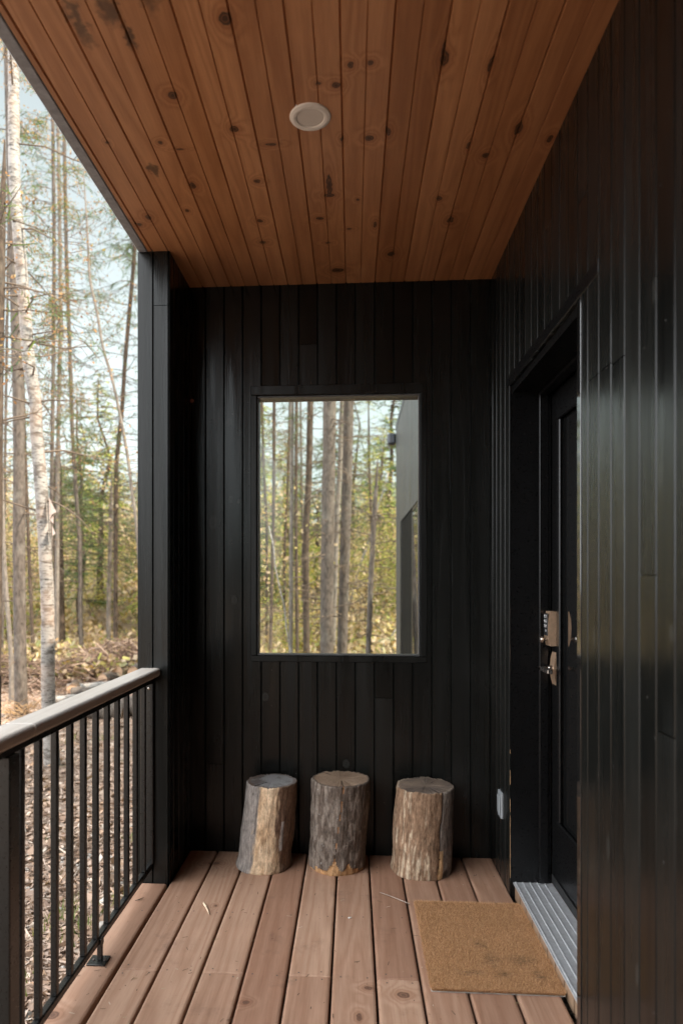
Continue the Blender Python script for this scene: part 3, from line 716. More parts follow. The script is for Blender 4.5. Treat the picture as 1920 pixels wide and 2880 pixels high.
M.bsdf(Base_Color=c, Roughness=.9, Specular_IOR_Level=.15, Normal=M.bump(g2, .6, .003)); m_stumptop = M.m

def lerp(a, b, t): return tuple(x + (y - x) * t for x, y in zip(a, b))
def sst(a, b, x):
    t = min(1, max(0, (x - a) / (b - a))); return t * t * (3 - 2 * t)
def stump(kind, base, top, R0, R1, H, label):
    root = empty('stump', (base[0], base[1], 0)); tag(root, label, 'log stool', 'log stools along the back wall')
    na, nh = 168, 120; V = []; C = []; seed = {'grey': 3.1, 'bark': 7.7, 'brown': 12.3}[kind]
    dx, dy = top[0] - base[0], top[1] - base[1]
    def shape(a, h):
        # a=0 faces -x (left), pi/2 faces the camera side, pi faces right
        ca, sa = -cos(a), -sin(a); nzp = (ca * 1.6, sa * 1.6, h * 3 + seed)
        R = R0 + (R1 - R0) * h
        R *= 1 + .045 * fbm(nzp, .9, 3) + .012 * fbm((ca * 3, sa * 3, h * .8 + seed), 5, 4)
        x = ca; col = (.2, .15, .1)
        jn = fbm((ca * 2, sa * 2, h * 1.1 + seed), 3.2, 4); jf = fbm((ca * 3, sa * 3, h * .5 + seed), 14, 3)
        front = sst(-.1, .15, -sa)
        if kind == 'grey':
            R *= 1 + .05 * sst(.12, 0., h)
            grey = lerp((.215, .185, .165), (.31, .275, .25), .5 + .7 * jf); tan = lerp((.52, .34, .20), (.70, .53, .36), .5 + .6 * jn + .3 * jf); brn = lerp((.11, .065, .045), (.23, .145, .095), .5 + .8 * jf)
            xb = -.34 + .17 * jn + .07 * jf - .05 * (1 - h)
            xb2 = .47 + .30 * jn + .18 * (h - .5) * -1 + .05 * jf
            if h < .35: xb2 += .25 * (.35 - h)
            t1 = sst(xb - .06, xb + .06, x + .05 * jf); t2 = sst(xb2 - .07, xb2 + .07, x + .06 * jf)
            col = lerp(lerp(grey, tan, t1), brn, t2)
            if abs(x - .62) < .05 + .04 * jn and .25 < h < .6: col = lerp(col, (.36, .35, .34), .7)
            if abs(x + .40) < .02 and h > .45: col = lerp(col, (.06, .05, .045), .7); R *= .985
            R *= 1 - .02 * t1 * (1 - t2)
            kx = ((x + .08) / .1) ** 2 + ((h - .38) / .06) ** 2
            if kx < 1 and front > .5: col = lerp(col, (.33, .2, .11), .6 * (1 - kx)); R *= 1 + .02 * (1 - kx)
            col = lerp(grey, col, front)
        elif kind == 'bark':
            lich = fbm((ca * 2.2, sa * 2.2, h * 2.6 + seed), 2.6, 5)
            col = lerp((.075, .054, .042), (.15, .115, .092), .5 + .7 * jf)
            col = lerp(col, (.275, .228, .19), min(.6, max(0, (lich + (-.1 if x > 0 else .12)) * 1.9)))
            if fbm((ca * 5, sa * 5, h * 7 + seed), 6, 2) > .80: col = (.30, .29, .27)
            R *= 1 + .012 * jf + .006 * fbm((ca * 6, sa * 6, h * 6), 6, 2)
            bl = .055 + .11 * max(0, 1 - abs(x + .08) / .22) + .09 * max(0, 1 - abs(x - .42) / .14) - .03 * (x > .75) - .04 * (x < -.78) + .02 * jf
            if h < bl and front > .4:
                col = lerp((.38, .20, .085), (.55, .33, .17), .5 + .8 * jf); R *= .972
            xc = .13 - .26 * (1 - h) + .035 * jn
            if abs(x - xc) < .014 and front > .5 and h > .1: col = (.33, .16, .07) if h > .3 or h < .2 else (.05, .03, .02); R *= .978
        else:
            base_c = lerp((.17, .10, .06), (.29, .185, .118), .5 + .7 * jf)
            cream = lerp((.50, .38, .26), (.60, .50, .37), .5 + .5 * jf)
            st = fbm((ca * 4, sa * 4, h * .9 + seed), 3.0, 4) + .20 * sst(-.1, -.9, x) + .24 * sst(.6, .0, h) - .14 * h - .08 - (.45 if x > .15 else 0)
            col = lerp(base_c, cream, .75 * sst(.22, .52, st + .12 * fbm((ca * 6, sa * 6, h * 4 + seed), 4., 3)))
            xc = .44 + .06 * h + .03 * jn
            if x > xc: col = lerp((.17, .14, .12), (.26, .21, .175), .5 + .7 * jf)
            if abs(x - xc) < .013 and front > .5: col = (.03, .02, .015); R *= .975
            if 0 < x - xc + .03 * h < .13 and h < .33 and front > .5: col = lerp((.42, .24, .11), (.48, .31, .17), .5 + .5 * jf)
            kx = ((x - .70) / .12) ** 2 + ((h - .045) / .07) ** 2
            if kx < 1: col = lerp(col, (.03, .02, .015), .85 * (1 - kx)); R *= 1 - .05 * (1 - kx)
            R *= 1 + .03 * sst(.1, 0, h) * (x < -.4)
        fi = abs(fbm((ca * 7, sa * 7, h * 1.0 + seed), 1.6, 3)); fz = sst(.07, .0, fi) * (1. if kind != 'bark' else .8)
        pz = sst(-.2, .35, fbm((ca * 2, sa * 2, h * 3.3 + seed + 5), 1.4, 3)); fz *= pz; col = lerp(col, tuple(k * .35 for k in col), .7 * fz); R *= 1 - .008 * fz; blot_ = fbm((ca * 5, sa * 5, h * 6 + seed), 1.6, 4); col = tuple(k * (1 + .35 * blot_) for k in col)
        gr_ = fbm((ca * 26, sa * 26, h * 5 + seed), 1.5, 3); col = tuple(k * (1 + .28 * gr_) for k in col); R *= 1 + .004 * gr_
        return R, (*col, 1)
    for ih in range(nh + 1):
        h = ih / nh
        for ia in range(na):
            a = 2 * pi * ia / na; R, c_ = shape(a, h)
            rim = 1 - .035 * max(0, (h - .985) / .015) - .015 * max(0, (.012 - h) / .012)
            zz = h * H + (.004 * fbm((cos(a) * 2, sin(a) * 2, seed), 1.3, 2) + .004 * fbm((cos(a) * 9, sin(a) * 9, seed), 1.6, 3) * sst(.9, 1., h)) * h
            V.append((dx * h - cos(a) * R * rim, dy * h - sin(a) * R * rim, zz)); C.append(c_)
    Q = [(ih * na + ia, ih * na + (ia + 1) % na, (ih + 1) * na + (ia + 1) % na, (ih + 1) * na + ia) for ih in range(nh) for ia in range(na)]
    me = bpy.data.meshes.new('log_side'); me.from_pydata(V, [], Q); me.update()
    a_ = me.color_attributes.new('col', 'FLOAT_COLOR', 'POINT'); a_.data.foreach_set('color', np.array(C, np.float32).ravel())
    link('log_side', me, m_stump, root, local=True, smooth=True)
    # sawn top
    ring = [Vector(V[nh * na + ia]) for ia in range(na)]; cen = sum(ring, Vector()) / na
    TV = []; TC = []; nr = 26
    for ir in range(nr + 1):
        t = ir / nr
        for ia in range(na):
            p = cen + (ring[ia] - cen) * t; nz = fbm((p.x * 14, p.y * 14, seed), 1., 4)
            p = p + Vector((0, 0, .0018 * nz * (1 - t ** 6)))
            if kind == 'grey':
                cc = lerp((.12, .10, .09), (.27, .265, .265), sst(-.35, .35, nz + .4 * (p.x - cen.x) / R1 + .25))
                if t > .88: cc = lerp(cc, (.15, .10, .07), .6)
            elif kind == 'bark':
                cc = lerp((.23, .155, .105), (.34, .245, .175), .5 + .6 * nz); 
                if t > .95: cc = (.12, .09, .07)
            else:
                cc = lerp((.12, .095, .08), (.22, .165, .125), .5 + .7 * nz)
                if t > .93: cc = lerp(cc, (.42, .34, .26), max(0, .3 + nz))
            ang = atan2(p.y - cen.y, p.x - cen.x)
            for (ca_, wd, t0) in {'grey': ((-2.25, .05, .25),), 'bark': ((-1.44, .022, .25), (2.3, .02, .5)), 'brown': ((-1.1, .02, .3), (.9, .02, .4))}[kind]:
                if abs(ang - ca_ - .05 * nz) < wd / max(t, .2) and t > t0: cc = tuple(k * .3 for k in cc); p.z -= .003
            TV.append(p); TC.append((*cc, 1))
    TQ = [(ir * na + ia, ir * na + (ia + 1) % na, (ir + 1) * na + (ia + 1) % na, (ir + 1) * na + ia) for ir in range(nr) for ia in range(na)]
    me = bpy.data.meshes.new('sawn_top'); me.from_pydata(TV, [], TQ); me.update()
    a_ = me.color_attributes.new('col', 'FLOAT_COLOR', 'POINT'); a_.data.foreach_set('color', np.array(TC, np.float32).ravel())
    link('sawn_top', me, m_stumptop, root, local=True, smooth=True)
    return root
def stump_at(kind, uL, uR, yf, tL, tR, tv, label):
    R0 = .118
    for _ in range(4):
        Yc = yf + R0; a, b = atY(uL, 2460, Yc), atY(uR, 2460, Yc); R0 = (b.x - a.x) / 2 * .99
    ta, tb = atY(tL, tv, Yc), atY(tR, tv, Yc)
    return stump(kind, ((a.x + b.x) / 2, Yc), ((ta.x + tb.x) / 2, Yc), R0, (tb.x - ta.x) / 2 * .99, ta.z, label)
s1 = stump_at('grey', 667, 818, 3.018, 693, 837, 2195, 'grey and tan stripped log stool beside the dark barked one, leftmost of three')
s2 = stump_at('bark', 867, 1026, 3.022, 876, 1041, 2188, 'tallest log stool, dark grey bark with a crack and bare orange wood at its foot')
s3 = stump_at('brown', 1098, 1270, 2.998, 1112, 1278, 2207, 'brown log stool with cream streaks and a dark split, nearest the door')
for (z, s_, par, ang) in ((.045, .022, s3, 208),):
    mb = MB(); a = radians(ang); ax = Vector((cos(a), sin(a), .15)).normalized(); R = .128
    pts = [Vector((cos(a) * R * .86, sin(a) * R * .86, z)) + ax * t for t in (0, .012, .020)]
    mb.tube(pts, [s_ * 1.3, s_, s_ * .8], 9); o = link('branch_stub', mb.mesh('branch_stub'), simple('stub_wood', (.25, .15, .09), .85, scale=120), par, local=True, smooth=True)

#SECTION_OUTSIDE
# ------------------------------------------------------------------ ground and hillside
def gz(x, y):
    r = math.hypot(x, y); z = -.55 + .02 * fbm((x * .5, y * .5, 0), 1., 3)
    if x < .6 or y > 10.6:
        z += .05 * fbm((x * 1.3, y * 1.3, 4.), 1., 3) * sst(1.5, 4, r)
    t = sst(11, 20, y + .25 * abs(x)); z += t * (.25 + .25 * fbm((x * .12, y * .12, 9), 1., 3))
    d = max(0, r - 17); z += 8.6 * (1 - math.exp(-d / 48.)) * sst(-12, 12, y) + t * .5 * fbm((x * .06, y * .06, 2.), 1., 3)
    return z
def grid_axis(lo, hi, fine_lo, fine_hi, fine, coarse):
    a = [lo]
    while a[-1] < hi:
        x = a[-1]; d = 0 if fine_lo <= x <= fine_hi else min(abs(x - fine_lo), abs(x - fine_hi)); a.append(x + min(coarse, fine + d * .12))
    return a
gx = grid_axis(-160, 160, -8, 3, .16, 9); gy = grid_axis(-40, 190, 1.5, 13, .16, 9)
V = [(x, y, gz(x, y)) for y in gy for x in gx]; nx = len(gx)
Q = [(j * nx + i, j * nx + i + 1, (j + 1) * nx + i + 1, (j + 1) * nx + i) for j in range(len(gy) - 1) for i in range(nx - 1)]
M = Mat('forest_floor'); o = M.obj()
vo = M.n('TexVoronoi', {'Vector': o, 'Scale': 26., 'Randomness': 1.}); vo2 = M.n('TexVoronoi', {'Vector': o, 'Scale': 60., 'Randomness': 1.})
h1 = M.n('SeparateColor', {'Color': vo.outputs['Color']}).outputs[0]; h2 = M.n('SeparateColor', {'Color': vo2.outputs['Color']}).outputs[1]
c = M.ramp(h1, [(0, (0.153, 0.100, 0.071)), (.3, (0.283, 0.195, 0.147)), (.55, (0.389, 0.295, 0.236)), (.8, (0.319, 0.224, 0.177)), (1, (0.496, 0.413, 0.342))])
c = M.mix(.5, c, M.ramp(h2, [(0, (0.118, 0.077, 0.053)), (.5, (0.330, 0.236, 0.183)), (1, (0.472, 0.378, 0.307))]))
big = M.noise(o, .9, 5, .6); c = M.mix(M.rng(big, .48, .62, 0, .65), c, (.12, .085, .055)); c = M.mix(M.rng(M.noise(o, 1.7, 5, .65), .58, .68, 0, .6), c, (.11, .13, .05))
far = M.rng(M.n('SeparateXYZ', {'Vector': o}).outputs[1], 11, 20)
fl = M.noise(o, .7, 6, .7); c = M.mix(far, c, M.ramp(fl, [(.3, (.16, .12, .07)), (.5, (.36, .27, .18)), (.62, (.26, .25, .11)), (.75, (.50, .40, .30))]))
M.bsdf(Base_Color=c, Roughness=.95, Specular_IOR_Level=.1, Normal=M.bump(M.mth('ADD', vo.outputs['Distance'], M.mth('MULTIPLY', vo2.outputs['Distance'], .5)), .9, .03)); m_ground = M.m
me = bpy.data.meshes.new('ground'); me.from_pydata(V, [], Q); me.update()
tag(link('ground', me, m_ground, smooth=True), kind='structure')

# leaf litter, bark chips, twigs
def quads(P, A, B):
    return np.stack([P - A - B, P + A - B, P + A + B, P - A + B], 1).reshape(-1, 3)
def unit(a): return a / np.linalg.norm(a, axis=1, keepdims=True)
def scatter_xy(n, y0, y1, pw=1.6, lo=-.66, hi=-.18):
    y = y0 + (y1 - y0) * RNG.random(n) ** pw; x = y * RNG.uniform(lo, hi, n); return x, y
def litter(n, y0, y1, ln, wd, up, pw=1.6):
    x, y = scatter_xy(n, y0, y1, pw); den = np.array([fbm((a * 2.2, b * 2.2, 6.), 1., 3) for a, b in zip(x, y)]); kp = (den > -.12) | (RNG.random(n) < .35); x, y = x[kp], y[kp]; n = len(x); z = np.array([gz(a, b) for a, b in zip(x, y)])
    az = RNG.uniform(0, 2 * pi, n); ti = RNG.normal(0, up, n); ro = RNG.normal(0, up, n); L = RNG.uniform(*ln, n) / 2; Wd = RNG.uniform(*wd, n) / 2
    A = np.stack([np.cos(az) * np.cos(ti), np.sin(az) * np.cos(ti), np.sin(ti)], 1); B = np.stack([-np.sin(az) * np.cos(ro), np.cos(az) * np.cos(ro), np.sin(ro)], 1)
    P = np.stack([x, y, z + .008 + RNG.uniform(0, .018, n)], 1); return quads(P, A * L[:, None], B * Wd[:, None])
Vs = [litter(26000, 2.0, 12.5, (.02, .055), (.012, .032), .35), litter(12000, 2.0, 12.5, (.04, .16), (.004, .010), .12), litter(2600, 2.0, 11, (.05, .10), (.03, .06), .45)]
Vl = np.concatenate(Vs); nq = len(Vl) // 4
m_litter = leafmat('dead_leaf', [(0, (0.150, 0.094, 0.062)), (.25, (0.325, 0.213, 0.150)), (.45, (0.450, 0.325, 0.250)), (.6, (0.275, 0.188, 0.144)), (.75, (0.500, 0.388, 0.312)), (.9, (0.425, 0.263, 0.163)), (1, (0.587, 0.512, 0.438))], .08, .8)
tag(link('leaf_litter', np_mesh('leaf_litter', Vl, np.arange(nq * 4).reshape(-1, 4), RNG.random(nq)), m_litter), 'dead leaves and bark chips strewn over the ground beyond the railing', 'leaf litter', kind='stuff')
mb = MB(); rr = random.Random(21)
for i in range(420):
    y = 2.2 + 8.5 * rr.random() ** 1.3; x = y * rr.uniform(-.62, -.2); z = gz(x, y) + .012; a = rr.uniform(0, pi); L = rr.uniform(.12, .55)
    p = [(x + cos(a) * L * t + rr.uniform(-.015, .015), y + sin(a) * L * t + rr.uniform(-.015, .015), z + .03 * sin(t * 3) * rr.random()) for t in (0, .35, .7, 1)]
    mb.tube(p, [rr.uniform(.003, .008), .006, .004, .002], 4, rr.random())
tag(mb.build('fallen_twigs', m_litter), 'thin fallen sticks lying about on the leaf litter', 'sticks', kind='stuff')
# stones near the deck
ico = [(0, 0, 1)] + [(.894 * cos(i * 2 * pi / 5), .894 * sin(i * 2 * pi / 5), .447) for i in range(5)] + [(.894 * cos((i + .5) * 2 * pi / 5), .894 * sin((i + .5) * 2 * pi / 5), -.447) for i in range(5)] + [(0, 0, -1)]
icf = [(0, 1 + i, 1 + (i + 1) % 5) for i in range(5)] + [(1 + i, 6 + i, 1 + (i + 1) % 5) for i in range(5)] + [(6 + i, 6 + (i + 1) % 5, 1 + (i + 1) % 5) for i in range(5)] + [(11, 6 + (i + 1) % 5, 6 + i) for i in range(5)]
ico = np.array(ico); icf = np.array(icf); n = 1500
x, y = scatter_xy(n, 2.0, 4.6, 1.2, -.62, -.22); sz = RNG.uniform(.006, .02, n) * np.where(RNG.random(n) < .08, 2., 1.)
z = np.array([gz(a, b) for a, b in zip(x, y)]); V = []; 
rotz = RNG.uniform(0, 6.28, n)
for i in range(n):
    c_, s_ = cos(rotz[i]), sin(rotz[i]); q = ico * np.array([1.25, .85, .6]) * sz[i]; q = np.stack([q[:, 0] * c_ - q[:, 1] * s_, q[:, 0] * s_ + q[:, 1] * c_, q[:, 2]], 1); V.append(q + [x[i], y[i], z[i] + sz[i] * .35])
Ff = np.concatenate([icf + 12 * i for i in range(n)])
m_stone = leafmat('pebble', [(0, (.22, .19, .165)), (.4, (.38, .34, .30)), (.7, (.30, .26, .23)), (1, (.52, .49, .45))], 0., .75)
tag(link('pebbles', np_mesh('pebbles', np.concatenate(V), Ff, np.repeat(RNG.random(n), 20)), m_stone, smooth=True), 'small pale pebbles in the soil beside the deck', 'pebbles', kind='stuff')
# grass tufts
P = []; rr = random.Random(5)
for (u, v, k_) in ((690 / 2.178, 1800 + 1620 / 2.178, 40), (370 / 2.178, 1800 + 1780 / 2.178, 60), (520 / 2.178, 1800 + 1810 / 2.178, 50), (430 / 2.178, 1800 + 630 / 2.178, 35), (450 / 2.178, 1800 + 1650 / 2.178, 40), (640 / 2.178, 1800 + 610 / 2.178, 25), (800 / 2.178, 1800 + 1240 / 2.178, 25), (140 / 2.178, 1800 + 2130 / 2.178, 25)):
    b = atZ(u, v, -.54)
    for i in range(k_): P.append((b.x + rr.gauss(0, .05), b.y + rr.gauss(0, .09)))
P = np.array(P); n = len(P); az = RNG.uniform(0, 6.28, n); L = RNG.uniform(.03, .09, n); zz = np.array([gz(a, b) for a, b in P]) + .01
base = np.stack([P[:, 0], P[:, 1], zz], 1); W = np.stack([-np.sin(az), np.cos(az), 0 * az], 1) * .004; T = np.stack([np.cos(az) * .5, np.sin(az) * .5, np.ones(n)], 1) * L[:, None]
Vg = np.stack([base - W, base + W, base + T], 1).reshape(-1, 3)
m_grass = leafmat('grass_blade', [(0, (.08, .12, .03)), (.5, (.16, .21, .06)), (1, (.26, .27, .09))], .3)
tag(link('grass', np_mesh('grass', Vg, np.arange(3 * n).reshape(-1, 3), RNG.random(n)), m_grass), 'short green grass blades sprouting through the dead leaves', 'grass', kind='stuff')

# ------------------------------------------------------------------ trees
m_birch = barkmat('birch_bark', (.30, .275, .25), (.05, .038, .03), 'birch')
m_bark = barkmat('grey_brown_bark', (.05, .040, .033), (.132, .106, .088), lichen=.18)
m_barkdark = barkmat('dark_brown_bark', (.034, .025, .019), (.095, .066, .047), lichen=.1)
m_barkpale = barkmat('pale_grey_bark', (.10, .083, .07), (.21, .178, .15), lichen=.25)
m_needle = leafmat('spruce_needles', [(0, (.035, .065, .034)), (.4, (.06, .105, .046)), (.75, (.10, .15, .058)), (1, (.17, .19, .07))], .4)
m_needle_lit = leafmat('sunlit_fir_needles', [(0, (.10, .15, .045)), (.4, (.22, .28, .085)), (.7, (.38, .40, .13)), (.88, (.52, .46, .19)), (1, (.50, .33, .17))], .58)  # sunlight put into the needle colour as a paler yellow-green
m_rust = leafmat('rusty_leaves', [(0, (.16, .075, .035)), (.5, (.32, .165, .08)), (.8, (.40, .26, .14)), (1, (.22, .20, .08))], .4)
m_tan = leafmat('tan_brush_leaves', [(0, (.24, .155, .10)), (.3, (.46, .33, .23)), (.55, (.62, .50, .39)), (.75, (.40, .35, .17)), (.9, (.58, .38, .22)), (1, (.66, .56, .45))], .45)
m_yellow = leafmat('yellow_green_leaves', [(0, (.13, .17, .05)), (.4, (.26, .29, .09)), (.7, (.40, .37, .13)), (1, (.46, .33, .14))], .5)
m_twig = simple('twig_brown', (.12, .085, .06), .9)

class Leaves:
    def __init__(s): s.P = []; s.A = []; s.B = []
    def add(s, p, a, b): s.P.append(p); s.A.append(a); s.B.append(b)
    def mesh(s, name):
        P, A, B = (np.array(k, np.float32).reshape(-1, 3) for k in (s.P, s.A, s.B)); n = len(P)
        return np_mesh(name, quads(P, A, B), np.arange(4 * n).reshape(-1, 4), RNG.random(n))
def spray(L, pts, rr, dens, nl, spread, droop=.25):
    """needle sprays along a bough: flat twigs left and right, each a few long thin quads"""
    n = len(pts) - 1; tot = sum((pts[i + 1] - pts[i]).length for i in range(n)); cnt = max(3, int(tot * dens * .5))
    for i in range(cnt):
        t = (.12 + .88 * rr.random()) * n; k = min(n - 1, int(t)); p = pts[k].lerp(pts[k + 1], t - k); d = (pts[k + 1] - pts[k]).normalized()
        side = d.cross(Vector((0, 0, 1)));
        if side.length < .1: side = Vector((1, 0, 0))
        side.normalize(); sg = 1 if rr.random() < .5 else -1; ln = spread * (1.05 - .75 * t / n) * rr.uniform(.45, 1.)
        a = (d * rr.uniform(.35, 1.) + side * sg * rr.uniform(.4, 1.) + Vector((0, 0, rr.uniform(-droop * 1.8, droop * .5)))).normalized()
        m = max(1, int(ln / .09))
        for q in range(m):
            c = p + a * (ln * (q + .5) / m) + Vector((rr.gauss(0, .012), rr.gauss(0, .012), rr.gauss(0, .012) - .03 * q * droop))
            w = (a.cross(Vector((rr.gauss(0, .4), rr.gauss(0, .4), 1)))).normalized()
            L.add(c, a * (ln / m * .55), w * nl * rr.uniform(.6, 1.2))
def twigleaves(L, p, rr, n, rad, size):
    for i in range(n):
        c = p + Vector((rr.gauss(0, rad), rr.gauss(0, rad), rr.gauss(0, rad)))
        a = Vector((rr.gauss(0, 1), rr.gauss(0, 1), rr.gauss(0, 1))).normalized(); b = a.cross(Vector((rr.gauss(0, 1), rr.gauss(0, 1), rr.gauss(0, 1)))).normalized(); s_ = size * rr.uniform(.5, 1.1)
        L.add(c, a * s_, b * s_ * .65)
def bough(mb, L, p, d, ln, r0, rr, droop, kind, dens, depth=0, needle_w=.006, leaf=.022):
    n = 5; pts = [p]; q = p.copy(); dd = d.copy()
    for i in range(n):
        dd = (dd + Vector((rr.gauss(0, .2), rr.gauss(0, .2), rr.gauss(0, .16) - droop * .22))).normalized(); q = q + dd * (ln / n); pts.append(q.copy())
    mb.tube(pts, [max(.0016, r0 * (1 - .85 * i / n)) for i in range(n + 1)], 5 if r0 > .012 else 4, 0, cap=False)
    if kind in ('needle', 'both') and dens > 0: spray(L[0], pts, rr, dens, needle_w, min(.42, ln * .5))
    if kind in ('leaf', 'both') and dens > 0:
        for i in range(2, n + 1):
            if rr.random() < .8: twigleaves(L[1], pts[i], rr, max(1, int(dens * .22 * rr.random())), .07 + .03 * ln, leaf)
    if depth > 0:
        for j in range(rr.randint(2, 4) + depth):
            t = rr.uniform(.25, .95) * n; k = min(n - 1, int(t)); pp = pts[k].lerp(pts[k + 1], t - k); d0 = (pts[k + 1] - pts[k]).normalized()
            s_ = d0.cross(Vector((rr.gauss(0, 1), rr.gauss(0, 1), rr.gauss(0, 1) + .6))).normalized()
            bough(mb, L, pp, (d0 * .7 + s_ * .7).normalized(), ln * rr.uniform(.28, .5), r0 * .42, rr, droop, kind, dens, depth - 1, needle_w, leaf)

def smooth_path(ctrl, m):
    out = []; n = len(ctrl)
    for i in range(n - 1):
        p0, p1, p2, p3 = ctrl[max(0, i - 1)], ctrl[i], ctrl[i + 1], ctrl[min(n - 1, i + 2)]
        for j in range(m):
            t = j / m; out.append(.5 * ((2 * p1) + (p2 - p0) * t + (2 * p0 - 5 * p1 + 4 * p2 - p3) * t * t + (3 * p1 - p0 - 3 * p2 + p3) * t ** 3))
    out.append(ctrl[-1]); return out
def tree(label, Y, path, wpx, bark, top=16., seed=1, boughs=30, z0=1.5, z1=14., blen=(.6, 1.6), kind='needle', dens=34, droop=.5, dead=14, dead_z=(0., 6.), flare=1.25, taper=.02, mats=None, depth=1, leaf=.015, nw=.005, name='tree', cat='tree', group=None, spread_dir=None):
    """path: sight points from top to bottom on the trunk axis; wpx the trunk's width in photo pixels at Y"""
    rr = random.Random(seed); C_ = [atY(u, v, Y) for (u, v) in path][::-1]     # bottom first
    g = gz(C_[0].x, C_[0].y)
    if C_[0].z > g - .05:
        d = C_[0] - C_[1]; d = d / max(.05, -d.z) if d.z < -.05 else Vector((0, 0, -1)); d = Vector((max(-.15, min(.15, d.x)), max(-.15, min(.15, d.y)), -1)); C_ = [C_[0] + d * (C_[0].z - g + .12)] + C_
    else:
        C_ = [c for c in C_ if c.z > g + .1]; C_ = [Vector((C_[0].x, C_[0].y, g - .12))] + C_
    d = (C_[-1] - C_[-2]).normalized()
    if C_[-1].z < top:
        d.x = max(-.12, min(.12, d.x)); nst = 3; hgt = top - C_[-1].z
        for i in range(nst): C_.append(C_[-1] + Vector((d.x * hgt / nst, d.y * hgt / nst + rr.uniform(-.05, .05), hgt / nst)))
    pts = smooth_path(C_, 8); R = wpx / F * Y / 2; zb, zt = pts[0].z, pts[-1].z
    rad = []
    for p in pts:
        h = (p.z - zb); r = R * max(.12, 1 - taper * max(0, h - 2) - .88 * max(0, (h / (zt - zb) - .75) / .25) ** 1.5 * .9); r *= 1 + (flare - 1) * math.exp(-h / .35) + .03 * wnoise((p.x, p.y, p.z * 1.7)); rad.append(r)
    root = empty(name, pts[0]); tag(root, label, cat, group)
    mb = MB(); mb.tube([p - pts[0] for p in pts], rad, 14 if R > .05 else 8); ntr = len(mb.f)
    bm = mb; L = [Leaves(), Leaves()]
    def at(z):
        for i in range(len(pts) - 1):
            if pts[i].z <= z <= pts[i + 1].z:
                t = (z - pts[i].z) / max(1e-6, pts[i + 1].z - pts[i].z); return pts[i].lerp(pts[i + 1], t), rad[i]
        return pts[-1], rad[-1]
    for i in range(dead):
        z = rr.uniform(*dead_z); p, r = at(z); a = rr.uniform(0, 2 * pi); dv = Vector((cos(a), sin(a), rr.uniform(-.25, .35))).normalized()
        bough(bm, L, p + dv * r * .8 - pts[0], dv, rr.uniform(.25, 1.0), min(.011, r * .22), rr, .25, 'none', 0, 1)
    for i in range(boughs):
        z = z0 + (min(z1, zt - .1) - z0) * rr.random(); p, r = at(z); a = rr.uniform(0, 2 * pi)
        if spread_dir is not None: a = spread_dir + rr.gauss(0, .9)
        dv = Vector((cos(a), sin(a), rr.uniform(-.1, .45))).normalized(); ln = rr.uniform(*blen) * (1 - .5 * (z - z0) / max(1, zt - z0))
        bough(bm, L, p + dv * r * .7 - pts[0], dv, ln, min(.0105, r * .25), rr, droop, kind, dens, depth, nw, leaf)
    mb.m = [0] * ntr + [1] * (len(mb.f) - ntr); mb.build('trunk', [bark, m_twig if mats is None else mats[0]], root, local=True, smooth=True)
    for LL, nm, mm in ((L[0], 'needles', m_needle if mats is None else mats[1]), (L[1], 'leaves', m_rust if mats is None else mats[2])):
        if LL.P: link('crown' if nm == 'needles' or not L[0].P else 'leaves', LL.mesh(nm), mm, root, local=True)
    return root

T = tree
# left of the post
T('white birch with peeling bark close beyond the railing', 6.65, [(38, 165), (39, 400), (41, 500), (48, 600), (62, 780), (72, 900), (83, 1030), (100, 1130), (103, 1210), (120, 1430), (127, 1560), (134, 1700), (136, 1966), (147, 2155)], 38, m_birch, 12, 1, 34, 2.2, 9.5, (.6, 1.7), 'leaf', 26, .25, 16, (1., 5.), 1.35, .035, name='birch_tree')
bt = [o_ for o_ in COL.objects if o_.name == 'birch_tree'][0]
mb = MB()
for (u0, v0, u1, v1, u2, v2) in ((137, 1398, 140, 1462, 158, 1440), (140, 1462, 158, 1440, 150, 1472), (146, 1478, 148, 1520, 156, 1500)):
    a_, b_, c_ = atY(u0, v0, 6.60), atY(u1, v1, 6.60), atY(u2, v2, 6.50); mid = (b_ + c_) / 2 + Vector((0, -.03, .01))
    for off in (0, .004): mb.face([a_ + Vector((0, off, 0)) - bt.location, b_ + Vector((0, off, 0)) - bt.location, mid + Vector((0, off, 0)) - bt.location, c_ + Vector((0, off, 0)) - bt.location], .5)
link('bark_flap', mb.mesh('bark_flap'), simple('peeling_bark', (.50, .38, .31), .8), bt, local=True)
T('broken dark grey snag at the far left edge, nearer than the birch', 6.2, [(13, 392), (11, 480), (1, 720), (-6, 1000), (-12, 1637), (-16, 2060)], 34, m_barkdark, 0, 2, 10, 3.2, 5, (.5, 1.3), 'both', 12, .3, 10, (2., 5.))
T('straight sunlit grey brown trunk just left of the birch', 9.2, [(46, 900), (53, 1200), (54, 1580), (57, 1850), (60, 2000)], 35, m_bark, 15, 3, 30, 4, 13, (.7, 1.8), 'both', 20, .5, 26, (.2, 5.))
T('spindly rusty leaved tree top at the upper left corner', 12.5, [(30, 150), (26, 500), (20, 900), (14, 1300)], 9, m_bark, 12.5, 41, 44, 5.5, 12., (.5, 1.5), 'both', 30, .3, 10, (2, 6))
T('thin crooked trunk at the left edge behind the sunlit trunk', 10.2, [(-6, 1100), (3, 1310), (12, 1580), (31, 1850), (34, 1990)], 13, m_barkpale, 11, 4, 12, 4, 10, (.5, 1.2), 'leaf', 12, .3, 10, (1, 5))
T('thin dark stem between the sunlit trunk and the birch', 13, [(70, 1250), (75, 1390), (84, 1620), (94, 1850), (96, 1905)], 11, m_barkdark, 6.5, 5, 26, 2.5, 6, (.5, 1.4), 'both', 18, .4, 16, (1, 5))
